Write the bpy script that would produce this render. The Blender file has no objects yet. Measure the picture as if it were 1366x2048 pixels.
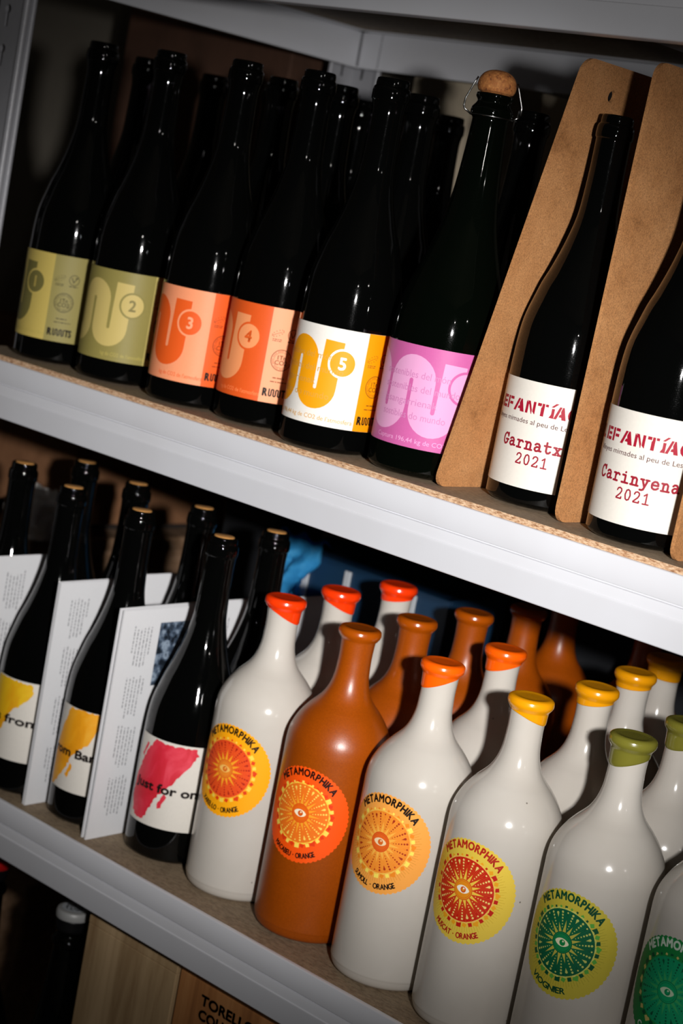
import bpy, bmesh, math, random
from mathutils import Vector, Matrix
from mathutils.geometry import tessellate_polygon
from mathutils import noise as mnoise

S = bpy.context.scene
COL = S.collection
Z0 = 1.25                      # height of the upper shelf board above the floor
D = 0.3922                     # distance between two shelf boards
ZB = Z0 - D                    # lower shelf
ZC = Z0 - 2 * D                # shelf with the wooden crates
PI = math.pi
R = math.radians

# ------------------------------------------------------------------ camera
CAM = Vector((0.7563, -1.0705, 0.1942 + Z0))
RIGHT = Vector((0.7313, 0.6565, 0.1851)).normalized()
DOWN = Vector((0.2465, -0.0013, -0.9691))
FWD = Vector((-0.6360, 0.7543, -0.1627)).normalized()
DOWN = (DOWN - RIGHT * DOWN.dot(RIGHT) - FWD * DOWN.dot(FWD)).normalized()
cd = bpy.data.cameras.new('camera')
cam = bpy.data.objects.new('camera', cd)
COL.objects.link(cam)
cam.matrix_world = Matrix(((RIGHT.x, -DOWN.x, -FWD.x, CAM.x), (RIGHT.y, -DOWN.y, -FWD.y, CAM.y),
                           (RIGHT.z, -DOWN.z, -FWD.z, CAM.z), (0, 0, 0, 1)))
cd.sensor_fit = 'VERTICAL'
cd.sensor_height = 36.0
cd.lens = 3715.4 / 2048 * 36
cd.clip_start = 0.02
cd.dof.use_dof = True
cd.dof.focus_distance = 1.33
cd.dof.aperture_fstop = 8.0
S.camera = cam

# ------------------------------------------------------------------ world
W = bpy.data.worlds.new('world')
S.world = W
W.use_nodes = True
W.node_tree.nodes['Background'].inputs[0].default_value = (0.75, 0.88, 1.0, 1)
W.node_tree.nodes['Background'].inputs[1].default_value = 0.005

# ------------------------------------------------------------------ light: the photographer's flash, 19 cm right of the lens
def lamp(name, kind, loc, energy, color=(1, 1, 1), size=0.02):
    l = bpy.data.lights.new(name, kind)
    l.energy = energy
    l.color = color
    l.shadow_soft_size = size
    o = bpy.data.objects.new(name, l)
    o.location = loc
    COL.objects.link(o)
    return o, l
FLASH = CAM + RIGHT * 0.19
aim = CAM + (FWD + RIGHT * ((715 - 683) / 3715.4) + DOWN * ((1000 - 1024) / 3715.4)) * 1.40
fo, fl = lamp('flash_light', 'SPOT', FLASH, 122.0, (1.0, 0.98, 0.965), 0.024)
fl.spot_size = R(33.4)
fl.spot_blend = 1.0
fo.rotation_euler = (aim - FLASH).to_track_quat('-Z', 'Y').to_euler()
# point lamp added at the flash to lift the dark corners
lamp('corner_fill', 'POINT', FLASH, 15.0, (1.0, 0.98, 0.965), 0.024)
# two small lamps of the shop behind the photographer
lamp('shop_spotlight', 'POINT', (2.1, -2.0, Z0 + 0.75), 5.0, (1.0, 0.95, 0.9), 0.03)
lamp('shop_spotlight', 'POINT', (3.0, -0.9, Z0 + 0.9), 4.0, (1.0, 0.95, 0.9), 0.03)

# ------------------------------------------------------------------ view
S.view_settings.view_transform = 'Standard'
S.view_settings.look = 'None'
S.view_settings.gamma = 1.0
S.view_settings.use_curve_mapping = False
S.view_settings.exposure = 0.0
try:
    S.cycles.use_denoising = True
    S.cycles.caustics_refractive = False
    S.cycles.max_bounces = 8
except Exception:
    pass

# ------------------------------------------------------------------ materials
def lin(h):
    h = h.lstrip('#')
    c = [int(h[i:i + 2], 16) / 255 for i in (0, 2, 4)]
    return tuple(x / 12.92 if x <= 0.04045 else ((x + 0.055) / 1.055) ** 2.4 for x in c) + (1,)

MATS = {}
def mat(name, col, rough=0.5, metal=0.0, ior=1.5, spec=0.5, coat=0.0, coat_rough=0.05, setup=None):
    if name in MATS:
        return MATS[name]
    m = bpy.data.materials.new(name)
    m.use_nodes = True
    nt = m.node_tree
    b = nt.nodes['Principled BSDF']
    b.inputs['Base Color'].default_value = lin(col) if isinstance(col, str) else col
    b.inputs['Roughness'].default_value = rough
    b.inputs['Metallic'].default_value = metal
    b.inputs['IOR'].default_value = ior
    b.inputs['Specular IOR Level'].default_value = spec
    b.inputs['Coat Weight'].default_value = coat
    b.inputs['Coat Roughness'].default_value = coat_rough
    if setup:
        setup(nt, b)
    MATS[name] = m
    return m

def coords(nt, scale=(1, 1, 1), kind='Object'):
    tc = nt.nodes.new('ShaderNodeTexCoord')
    mp = nt.nodes.new('ShaderNodeMapping')
    mp.inputs['Scale'].default_value = scale
    nt.links.new(tc.outputs[kind], mp.inputs['Vector'])
    return mp.outputs['Vector']

def noise_tex(nt, vec, scale, detail=4, rough=0.6, dist=0.0):
    n = nt.nodes.new('ShaderNodeTexNoise')
    n.inputs['Scale'].default_value = scale
    n.inputs['Detail'].default_value = detail
    n.inputs['Roughness'].default_value = rough
    n.inputs['Distortion'].default_value = dist
    nt.links.new(vec, n.inputs['Vector'])
    return n.outputs['Fac']

def ramp(nt, fac, stops):
    r = nt.nodes.new('ShaderNodeValToRGB')
    cr = r.color_ramp
    while len(cr.elements) < len(stops):
        cr.elements.new(0.5)
    for e, (p, c) in zip(cr.elements, stops):
        e.position = p
        e.color = lin(c) if isinstance(c, str) else c
    nt.links.new(fac, r.inputs['Fac'])
    return r.outputs['Color']

def mix(nt, a, b, fac, mode='MULTIPLY'):
    n = nt.nodes.new('ShaderNodeMix')
    n.data_type = 'RGBA'
    n.blend_type = mode
    for sock, v in ((n.inputs[0], fac), (n.inputs[6], a), (n.inputs[7], b)):
        if isinstance(v, (int, float, tuple)):
            sock.default_value = v
        else:
            nt.links.new(v, sock)
    return n.outputs[2]

def bump(nt, b, fac, strength, dist=0.001):
    n = nt.nodes.new('ShaderNodeBump')
    n.inputs['Strength'].default_value = strength
    n.inputs['Distance'].default_value = dist
    nt.links.new(fac, n.inputs['Height'])
    nt.links.new(n.outputs['Normal'], b.inputs['Normal'])

def s_paper(hexcol, amount=0.06):
    def f(nt, b):
        v = coords(nt)
        c = ramp(nt, noise_tex(nt, v, 900, 3), [(0.3, hexcol), (0.75, hexcol)])
        g = ramp(nt, noise_tex(nt, v, 420, 4), [(0.25, (1 - amount,) * 3 + (1,)), (0.75, (1, 1, 1, 1))])
        nt.links.new(mix(nt, c, g, 1.0), b.inputs['Base Color'])
        bump(nt, b, noise_tex(nt, v, 1500, 2), 0.06, 0.0004)
    return f

def s_white_metal(nt, b):
    v = coords(nt)
    c = ramp(nt, noise_tex(nt, v, 9, 3), [(0.3, '#cfcfd3'), (0.7, '#d5d6db')])
    sp = nt.nodes.new('ShaderNodeTexVoronoi')
    sp.inputs['Scale'].default_value = 38
    nt.links.new(v, sp.inputs['Vector'])
    d = ramp(nt, sp.outputs['Distance'], [(0.0, (0.35, 0.35, 0.36, 1)), (0.022, (1, 1, 1, 1))])
    nt.links.new(mix(nt, c, d, 0.5), b.inputs['Base Color'])
    bump(nt, b, noise_tex(nt, v, 500, 2), 0.03, 0.0003)

def s_board(nt, b):
    v = coords(nt, (1, 1, 1))
    vs = coords(nt, (0.45, 1, 2.0))
    base = ramp(nt, noise_tex(nt, v, 9, 5), [(0.3, '#8d7a62'), (0.7, '#a28d72')])
    fl_ = ramp(nt, noise_tex(nt, vs, 420, 4, 0.7), [(0.3, (0.55, 0.5, 0.45, 1)), (0.55, (1, 1, 1, 1)), (0.75, (1.25, 1.2, 1.1, 1))])
    top = mix(nt, base, fl_, 1.0)
    chip = ramp(nt, noise_tex(nt, vs, 520, 5, 0.8), [(0.30, '#4a2c18'), (0.41, '#9a6c48'), (0.52, '#c9a582'), (0.72, '#ead2b4')])
    geo = nt.nodes.new('ShaderNodeNewGeometry')
    sep = nt.nodes.new('ShaderNodeSeparateXYZ')
    nt.links.new(geo.outputs['True Normal'], sep.inputs[0])
    ab = nt.nodes.new('ShaderNodeMath')
    ab.operation = 'ABSOLUTE'
    nt.links.new(sep.outputs[2], ab.inputs[0])
    gt = nt.nodes.new('ShaderNodeMath')
    gt.operation = 'GREATER_THAN'
    gt.inputs[1].default_value = 0.6
    nt.links.new(ab.outputs[0], gt.inputs[0])
    nt.links.new(mix(nt, chip, top, gt.outputs[0], 'MIX'), b.inputs['Base Color'])
    bump(nt, b, noise_tex(nt, vs, 300, 4, 0.7), 0.5, 0.0012)

def s_kraft(nt, b):
    v = coords(nt)
    c = ramp(nt, noise_tex(nt, v, 24, 5, 0.65), [(0.28, '#8a5a2e'), (0.40, '#a87343'), (0.6, '#b47f4e'), (0.8, '#bf8c5b')])
    g = ramp(nt, noise_tex(nt, v, 900, 3, 0.7), [(0.3, (0.55, 0.52, 0.48, 1)), (0.5, (0.95, 0.95, 0.95, 1)), (0.72, (1.3, 1.27, 1.22, 1))])
    nt.links.new(mix(nt, c, g, 1.0), b.inputs['Base Color'])
    bump(nt, b, noise_tex(nt, v, 1000, 3), 0.25, 0.0005)

def s_cork(nt, b):
    v = coords(nt)
    vo = nt.nodes.new('ShaderNodeTexVoronoi')
    vo.inputs['Scale'].default_value = 430
    nt.links.new(v, vo.inputs['Vector'])
    c = ramp(nt, noise_tex(nt, v, 240, 5, 0.8), [(0.36, '#4a220c'), (0.43, '#b06c36'), (0.6, '#c98748'), (0.8, '#e0a468')])
    e = ramp(nt, vo.outputs['Distance'], [(0.0, (1.1, 1.08, 1.05, 1)), (0.6, (0.75, 0.7, 0.66, 1))])
    nt.links.new(mix(nt, c, e, 1.0), b.inputs['Base Color'])
    bump(nt, b, noise_tex(nt, v, 300, 5, 0.75), 0.4, 0.0006)

def s_ceramic(base, dark):
    def f(nt, b):
        v = coords(nt)
        oi = nt.nodes.new('ShaderNodeObjectInfo')
        ad = nt.nodes.new('ShaderNodeVectorMath')
        ad.operation = 'ADD'
        nt.links.new(v, ad.inputs[0])
        nt.links.new(oi.outputs['Location'], ad.inputs[1])
        v2 = ad.outputs[0]
        c = ramp(nt, noise_tex(nt, v2, 14, 4), [(0.3, base), (0.7, dark)])
        vo = nt.nodes.new('ShaderNodeTexVoronoi')
        vo.inputs['Scale'].default_value = 52
        nt.links.new(v2, vo.inputs['Vector'])
        n2 = noise_tex(nt, v2, 30, 2)
        ms = ramp(nt, n2, [(0.5, (0, 0, 0, 1)), (0.58, (1, 1, 1, 1))])
        d = ramp(nt, vo.outputs['Distance'], [(0.0, (0.06, 0.05, 0.04, 1)), (0.035, (0.3, 0.28, 0.25, 1)), (0.05, (1, 1, 1, 1))])
        nt.links.new(mix(nt, c, mix(nt, (1, 1, 1, 1), d, ms, 'MIX'), 0.85), b.inputs['Base Color'])
        bump(nt, b, noise_tex(nt, v2, 60, 2), 0.05, 0.0006)
    return f

def s_terracotta(nt, b):
    v = coords(nt)
    c = ramp(nt, noise_tex(nt, v, 16, 5), [(0.3, '#984402'), (0.7, '#a34a03')])
    g = ramp(nt, noise_tex(nt, v, 900, 3), [(0.3, (0.82, 0.82, 0.82, 1)), (0.7, (1.06, 1.06, 1.06, 1))])
    nt.links.new(mix(nt, c, g, 1.0), b.inputs['Base Color'])
    bump(nt, b, noise_tex(nt, v, 700, 3), 0.12, 0.0004)

def s_glass(nt, b):
    v = coords(nt)
    bump(nt, b, noise_tex(nt, v, 70, 3), 0.05, 0.001)
    sc = noise_tex(nt, v, 2200, 3, 0.8)
    r = ramp(nt, sc, [(0.55, (0.035,) * 3 + (1,)), (0.8, (0.16,) * 3 + (1,))])
    nt.links.new(r, b.inputs['Roughness'])

def s_wood(a, c_, d, sc=(1, 1, 0.08), n=60):
    def f(nt, b):
        v = coords(nt, sc)
        c = ramp(nt, noise_tex(nt, v, n, 6, 0.6, 0.6), [(0.3, a), (0.5, c_), (0.72, d)])
        nt.links.new(c, b.inputs['Base Color'])
        bump(nt, b, noise_tex(nt, v, n, 6, 0.6, 0.6), 0.2, 0.0006)
    return f

def s_wall(a, c_):
    def f(nt, b):
        v = coords(nt)
        nt.links.new(ramp(nt, noise_tex(nt, v, 3, 5), [(0.3, a), (0.7, c_)]), b.inputs['Base Color'])
        bump(nt, b, noise_tex(nt, v, 120, 4), 0.2, 0.002)
    return f

def s_photo(nt, b):
    v = coords(nt)
    nt.links.new(ramp(nt, noise_tex(nt, v, 130, 4, 0.6), [(0.38, '#141c26'), (0.5, '#4c5c70'), (0.6, '#9aaabb'), (0.7, '#3c4a5c')]), b.inputs['Base Color'])

def s_paint(a, c_, d, sc=60):
    def f(nt, b):
        v = coords(nt, (1, 1, 0.5))
        nt.links.new(ramp(nt, noise_tex(nt, v, sc, 4, 0.6, 1.2), [(0.3, a), (0.5, c_), (0.7, d)]), b.inputs['Base Color'])
    return f

M_WHITE = mat('white_powder_coat', '#dddde2', 0.34, setup=s_white_metal)
M_BOARD = mat('particle_board', '#8f7c63', 0.75, setup=s_board)
M_KRAFT = mat('kraft_board', '#b57e45', 0.85, setup=s_kraft)
M_CORK = mat('agglomerated_cork', '#c08040', 0.8, setup=s_cork)
M_CORKTOP = mat('natural_cork', '#d89a52', 0.8, setup=s_paper('#d89a52', 0.3))
M_GLASS = mat('dark_bottle_glass', (0.0012, 0.0013, 0.0012, 1), 0.04, ior=1.50, spec=0.34, setup=s_glass)
M_GREEN = mat('dark_green_glass', (0.0009, 0.0016, 0.0009, 1), 0.04, ior=1.50, spec=0.34, setup=s_glass)
M_CER = mat('white_glazed_ceramic', '#c8c0b6', 0.14, ior=1.5, setup=s_ceramic('#c8c2b9', '#c1bab0'))
M_TERRA = mat('terracotta_glaze', '#b5560c', 0.33, setup=s_terracotta)
M_WIRE = mat('steel_wire', '#9a9a98', 0.25, 1.0)
M_GREYSTEEL = mat('galvanised_grey', '#a9adb0', 0.35, 0.3, setup=s_white_metal)
M_PAPERW = mat('white_label_paper', '#dcd6cc', 0.6, spec=0.3, setup=s_paper('#dcd6cc', 0.05))
M_LEAF = mat('leaflet_paper', '#e2e2e4', 0.55, setup=s_paper('#e2e2e4', 0.03))
M_PALEWOOD = mat('pale_pine', '#b89a72', 0.7, setup=s_wood('#93744f', '#b0936c', '#c4a67e'))
M_WARMWOOD = mat('warm_pine', '#a8713f', 0.7, setup=s_wood('#7d4d27', '#a56d3c', '#b98350', n=70))
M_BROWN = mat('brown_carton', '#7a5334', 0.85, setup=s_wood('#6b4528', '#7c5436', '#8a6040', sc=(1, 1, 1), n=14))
M_CABINET = mat('cabinet_wood', '#80634a', 0.7, setup=s_wood('#6a5038', '#80634a', '#957860', sc=(0.1, 1, 1)))
M_WALL = mat('beige_plaster', '#6e685e', 0.9, setup=s_wall('#6a6459', '#746d62'))
M_FLOOR = mat('grey_concrete', '#5a5650', 0.8, setup=s_wall('#524e48', '#625e58'))
M_NAVY = mat('navy_plastic', '#16324c', 0.4, setup=s_wall('#153049', '#193752'))
M_BLUE = mat('blue_cloth', '#35a4de', 0.8, setup=s_paint('#2f9ad6', '#38a8e2', '#58bcec'))
M_LIGHTGREY = mat('light_grey_plastic', '#b8bcc0', 0.4)
M_BLACKINK = mat('black_ink', '#17130f', 0.6)
M_GREYINK = mat('grey_ink', '#77777c', 0.6)
M_PHOTO = mat('printed_photo', '#40505f', 0.5, setup=s_photo)
M_FOIL = mat('silver_foil', '#a8a8a6', 0.45, 0.1)
M_REDFOIL = mat('red_foil', '#c01818', 0.3, 0.3)

def ink(h, rough=0.55):
    return mat('ink_' + h.lstrip('#'), h, rough, spec=0.25)

# ------------------------------------------------------------------ object helpers
def link(name, me, mats, parent=None, smooth=True, loc=None):
    if not isinstance(mats, (list, tuple)):
        mats = [mats]
    for m in mats:
        me.materials.append(m)
    if smooth:
        for p in me.polygons:
            p.use_smooth = True
    o = bpy.data.objects.new(name, me)
    COL.objects.link(o)
    if parent is not None:
        o.parent = parent
    if loc is not None:
        o.location = loc
    return o

def bm_obj(name, bm, mats, parent=None, smooth=False, loc=None, sharp=None):
    me = bpy.data.meshes.new(name)
    bm.normal_update()
    if sharp:
        for e in bm.edges:
            if len(e.link_faces) == 2 and e.calc_face_angle(0) > R(sharp):
                e.smooth = False
    bm.to_mesh(me)
    bm.free()
    return link(name, me, mats, parent, smooth, loc)

def thing(name, label, cat, loc=(0, 0, 0), group=None, rotz=0.0):
    o = bpy.data.objects.new(name, None)
    o.empty_display_size = 0.03
    COL.objects.link(o)
    o.location = loc
    o.rotation_euler = (0, 0, rotz)
    tag(o, label, cat, group)
    return o

def tag(o, label, cat, group=None):
    o['label'] = label
    o['category'] = cat
    if group:
        o['group'] = group
    return o

def structure(o):
    o['kind'] = 'structure'
    return o

def box(bm, x0, x1, y0, y1, z0, z1, bev=0.0):
    vs = [bm.verts.new((x, y, z)) for x in (x0, x1) for y in (y0, y1) for z in (z0, z1)]
    fs = [(0, 1, 3, 2), (4, 6, 7, 5), (0, 4, 5, 1), (2, 3, 7, 6), (0, 2, 6, 4), (1, 5, 7, 3)]
    faces = [bm.faces.new([vs[i] for i in f]) for f in fs]
    if bev:
        es = list({e for f in faces for e in f.edges})
        bmesh.ops.bevel(bm, geom=es, offset=bev, segments=2, affect='EDGES', profile=0.5)

def catmull(pts, sub=5, keep=()):
    """densify (z, r) profile; points flagged sharp with a third item stay corners"""
    out = []
    n = len(pts)
    for i in range(n - 1):
        p1, p2 = pts[i], pts[i + 1]
        p0 = pts[i - 1] if i > 0 and len(p1) < 3 else p1
        p3 = pts[i + 2] if i + 2 < n and len(p2) < 3 else p2
        for k in range(sub):
            t = k / sub
            q = []
            for a in (0, 1):
                m1 = (p2[a] - p0[a]) * 0.5
                m2 = (p3[a] - p1[a]) * 0.5
                h1, h2, h3, h4 = 2*t**3 - 3*t**2 + 1, t**3 - 2*t**2 + t, -2*t**3 + 3*t**2, t**3 - t**2
                q.append(h1 * p1[a] + h2 * m1 + h3 * p2[a] + h4 * m2)
            out.append(tuple(q))
    out.append(tuple(pts[-1][:2]))
    return out

def lathe(bm, prof, seg=64, cap0=True, cap1=True, low=None):
    """prof: list of (z, r); low(angle) optional z offset for first ring"""
    rings = []
    for i, (z, r) in enumerate(prof):
        ring = []
        for k in range(seg):
            a = 2 * PI * k / seg
            zz = z
            if low and z < low(a):
                zz = low(a)
            ring.append(bm.verts.new((r * math.cos(a), r * math.sin(a), zz)))
        rings.append(ring)
    for a, b in zip(rings, rings[1:]):
        for k in range(seg):
            q = [a[k], a[(k + 1) % seg], b[(k + 1) % seg], b[k]]
            bm.faces.new(q)
    if cap0:
        bm.faces.new(rings[0][::-1])
    if cap1:
        bm.faces.new(rings[-1])
    return rings

def tube(bm, pts, r, seg=8, closed=False):
    pts = [Vector(p) for p in pts]
    n = len(pts)
    rings = []
    up = Vector((0.31, 0.2, 0.93))
    for i, p in enumerate(pts):
        a = pts[(i - 1) % n] if (closed or i) else p
        b = pts[(i + 1) % n] if (closed or i < n - 1) else p
        t = (b - a).normalized()
        s = t.cross(up).normalized()
        u = s.cross(t)
        rings.append([bm.verts.new(p + (s * math.cos(2*PI*k/seg) + u * math.sin(2*PI*k/seg)) * r) for k in range(seg)])
    m = n if closed else n - 1
    for i in range(m):
        A, B = rings[i], rings[(i + 1) % n]
        for k in range(seg):
            bm.faces.new((A[k], A[(k + 1) % seg], B[(k + 1) % seg], B[k]))
    if not closed:
        bm.faces.new(rings[0][::-1])
        bm.faces.new(rings[-1])

def plate(bm, loops, thick, to3d):
    """extruded polygon with holes; loops in 2D (u, v); to3d(u, v, w) -> xyz"""
    flat = [[Vector((p[0], p[1], 0)) for p in lp] for lp in loops]
    tris = tessellate_polygon(flat)
    pts = [p for lp in flat for p in lp]
    lo = [bm.verts.new(to3d(p.x, p.y, 0.0)) for p in pts]
    hi = [bm.verts.new(to3d(p.x, p.y, thick)) for p in pts]
    for t in tris:
        for vs in ([hi[i] for i in t], [lo[i] for i in reversed(t)]):
            try:
                bm.faces.new(vs)
            except ValueError:
                pass
    k = 0
    for lp in flat:
        n = len(lp)
        for i in range(n):
            a, b = k + i, k + (i + 1) % n
            bm.faces.new((lo[a], lo[b], hi[b], hi[a]))
        k += n
    bmesh.ops.recalc_face_normals(bm, faces=bm.faces[:])

# ------------------------------------------------------------------ flat print
FONT_CACHE = {}
def text_mesh(s):
    """built-in font text, unit size, as (verts, tris)"""
    if s in FONT_CACHE:
        return FONT_CACHE[s]
    c = bpy.data.curves.new('t', 'FONT')
    c.body = s
    c.size = 1.0
    c.resolution_u = 3
    o = bpy.data.objects.new('t', c)
    COL.objects.link(o)
    bpy.context.view_layer.update()
    dg = bpy.context.evaluated_depsgraph_get()
    me = o.evaluated_get(dg).to_mesh()
    vs = [(v.co.x, v.co.y) for v in me.vertices]
    fs = [tuple(p.vertices) for p in me.polygons]
    o.evaluated_get(dg).to_mesh_clear()
    bpy.data.objects.remove(o)
    bpy.data.curves.remove(c)
    FONT_CACHE[s] = (vs, fs)
    return vs, fs

def bounds(vs):
    xs = [v[0] for v in vs]
    ys = [v[1] for v in vs]
    return min(xs), max(xs), min(ys), max(ys)

class Print:
    """a set of flat coloured shapes in millimetres (u right, v up), later laid on a surface"""
    def __init__(self):
        self.g = {}
    def add(self, col, layer, vs, fs):
        m = ink(col) if isinstance(col, str) else col
        V, F = self.g.setdefault((layer, m.name), (m, [], []))[1:]
        k = len(V)
        V.extend(vs)
        F.extend(tuple(i + k for i in f) for f in fs)
    def poly(self, col, layer, *loops):
        fl = [[Vector((p[0], p[1], 0)) for p in lp] for lp in loops]
        t = tessellate_polygon(fl)
        self.add(col, layer, [(p.x, p.y) for lp in fl for p in lp], [tuple(x) for x in t])
    def rect(self, col, layer, x0, y0, x1, y1):
        self.add(col, layer, [(x0, y0), (x1, y0), (x1, y1), (x0, y1)], [(0, 1, 2, 3)])
    def disc(self, col, layer, x, y, r, n=32, ry=None):
        ry = ry or r
        self.poly(col, layer, [(x + r * math.cos(2*PI*k/n), y + ry * math.sin(2*PI*k/n)) for k in range(n)])
    def ring(self, col, layer, x, y, r0, r1, n=48):
        vs = []
        for k in range(n):
            a = 2 * PI * k / n
            vs += [(x + r0*math.cos(a), y + r0*math.sin(a)), (x + r1*math.cos(a), y + r1*math.sin(a))]
        fs = [(2*k, 2*k + 1, (2*k + 3) % (2*n), (2*k + 2) % (2*n)) for k in range(n)]
        self.add(col, layer, vs, fs)
    def stroke(self, col, layer, pts, w, caps=True):
        n = len(pts)
        h = w / 2
        for (x0, y0), (x1, y1) in zip(pts, pts[1:]):
            L = math.hypot(x1 - x0, y1 - y0) or 1e-9
            nx, ny = -(y1 - y0) / L * h, (x1 - x0) / L * h
            self.add(col, layer, [(x0 - nx, y0 - ny), (x1 - nx, y1 - ny), (x1 + nx, y1 + ny), (x0 + nx, y0 + ny)], [(0, 1, 2, 3)])
        for i, (x, y) in enumerate(pts):
            if 0 < i < n - 1 or caps:
                self.disc(col, layer, x, y, h, 10)
    def band(self, col, layer, pts, w):
        """one continuous ribbon along a path"""
        h = w / 2
        n = len(pts)
        vs = []
        for i in range(n):
            a = pts[max(0, i - 1)]
            b = pts[min(n - 1, i + 1)]
            L = math.hypot(b[0] - a[0], b[1] - a[1]) or 1e-9
            nx, ny = -(b[1] - a[1]) / L * h, (b[0] - a[0]) / L * h
            vs += [(pts[i][0] + nx, pts[i][1] + ny), (pts[i][0] - nx, pts[i][1] - ny)]
        self.add(col, layer, vs, [(2*i, 2*i + 1, 2*i + 3, 2*i + 2) for i in range(n - 1)])
    def text(self, col, layer, s, x, y, h, width=None, align='l', bold=0.0):
        """h = cap height in mm; width = total width in mm"""
        vs, fs = text_mesh(s)
        a, b, _, _ = bounds(vs)
        k = h / 0.682
        kx = (width / (b - a)) if width else k
        wd = (b - a) * kx
        ox = x - a * kx - (0 if align == 'l' else wd / 2 if align == 'c' else wd)
        offs = [(0, 0)] if not bold else [(bold * math.cos(t), bold * math.sin(t)) for t in (0, PI/2, PI, 3*PI/2, PI/4, 3*PI/4, 5*PI/4, 7*PI/4)]
        for dx, dy in offs:
            self.add(col, layer, [(ox + v[0]*kx + dx, y + v[1]*k + dy) for v in vs], fs)
    def arc_text(self, col, layer, s, cx, cy, r, a0, a1, h, cond=1.0, inside=False, bold=0.0):
        """letters spread between the angles a0 and a1; r = baseline radius"""
        ws = []
        k = h / 0.682
        for ch in s:
            if ch == ' ':
                ws.append(0.35)
            else:
                b = bounds(text_mesh(ch)[0])
                ws.append(b[1] - b[0])
        gap = 0.10
        tot = sum(ws) + gap * (len(ws) - 1)
        span = abs(R(a1 - a0)) * r
        kx = span / tot
        pos = 0
        sg = -1 if not inside else 1
        offs = [(0, 0)] if not bold else [(bold, 0), (-bold, 0), (0, bold), (0, -bold)]
        for ch, w in zip(s, ws):
            if ch != ' ':
                vs, fs = text_mesh(ch)
                b = bounds(vs)
                mid = pos + w / 2
                ang = R(a0) + sg * mid * kx / r
                for ox, oy in offs:
                    out = []
                    for vx, vy in vs:
                        lx = (vx - (b[0] + b[1]) / 2) * kx + ox
                        ly = vy * k + oy
                        if not inside:
                            rad, t = Vector((math.cos(ang), math.sin(ang))), Vector((math.sin(ang), -math.cos(ang)))
                            p = rad * (r + ly) + t * lx
                        else:
                            rad, t = Vector((math.cos(ang), math.sin(ang))), Vector((-math.sin(ang), math.cos(ang)))
                            p = rad * (r - ly) + t * lx
                        out.append((cx + p.x, cy + p.y))
                    self.add(col, layer, out, fs)
            pos += w + gap
    def build(self, name, parent, surf, step=3.0, clip=None, lift=0.00005):
        """surf(u_mm, v_mm, lift) -> xyz"""
        me = bpy.data.meshes.new(name)
        V, F, MI, mats = [], [], [], []
        for (layer, mn) in sorted(self.g, key=lambda t: t[0]):
            m, vs, fs = self.g[(layer, mn)]
            bm = bmesh.new()
            bv = [bm.verts.new((x, y, 0)) for x, y in vs]
            for f in fs:
                if len(set(f)) > 2:
                    try:
                        bm.faces.new([bv[i] for i in f])
                    except ValueError:
                        pass
            if clip:
                for (co, no) in clip:
                    bmesh.ops.bisect_plane(bm, geom=bm.verts[:] + bm.edges[:] + bm.faces[:], plane_co=co, plane_no=no, clear_outer=True)
            if step:
                big = [f for f in bm.faces if max(v.co.x for v in f.verts) - min(v.co.x for v in f.verts) > step]
                if big:
                    lo = min(v.co.x for f in big for v in f.verts)
                    hi = max(v.co.x for f in big for v in f.verts)
                    x = math.floor(lo / step) * step
                    while x < hi:
                        g = [f for f in bm.faces if min(v.co.x for v in f.verts) < x - 1e-5 and max(v.co.x for v in f.verts) > x + 1e-5]
                        if g:
                            es = {e for f in g for e in f.edges}
                            vv = {v for f in g for v in f.verts}
                            bmesh.ops.bisect_plane(bm, geom=list(vv) + list(es) + g, plane_co=(x, 0, 0), plane_no=(1, 0, 0))
                        x += step
            bmesh.ops.recalc_face_normals(bm, faces=bm.faces[:])
            k = len(V)
            bm.verts.index_update()
            for v in bm.verts:
                V.append(surf(v.co.x, v.co.y, lift * (1 + layer)))
            if m not in mats:
                mats.append(m)
            mi = mats.index(m)
            for f in bm.faces:
                idx = [v.index + k for v in f.verts]
                if f.normal.z < 0:
                    idx.reverse()
                F.append(idx)
                MI.append(mi)
            bm.free()
        me.from_pydata(V, [], F)
        me.polygons.foreach_set('material_index', MI)
        return link(name, me, mats, parent, True)

def cyl_surf(rad):
    """rad(v_mm) -> bottle radius in metres"""
    def f(u, v, w):
        r = rad(v) + w
        t = u / 1000 / rad(v)
        return (r * math.sin(t), -r * math.cos(t), v / 1000)
    return f

# ------------------------------------------------------------------ setting
def quad_wall(name, x0, x1, y0, y1, z0, z1, m):
    bm = bmesh.new()
    box(bm, x0, x1, y0, y1, z0, z1)
    return structure(bm_obj(name, bm, m))
quad_wall('floor', -2.2, 2.6, -2.8, 1.0, -0.1, 0.0, M_FLOOR)
quad_wall('wall_back', -2.2, 2.6, 0.62, 0.72, 0.0, 2.9, M_WALL)
quad_wall('wall_left', -2.2, -2.1, -2.8, 0.62, 0.0, 2.9, M_WALL)
quad_wall('ceiling', -2.2, 2.6, -2.8, 0.72, 2.9, 3.0, M_WALL)

# ------------------------------------------------------------------ shelving unit
X0, X1, Y1 = -0.650, 0.60, 0.480
unit = thing('shelving_unit', 'white metal boltless shelving unit with particle board shelves holding all the bottles', 'shelves', (0, 0, 0))

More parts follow.
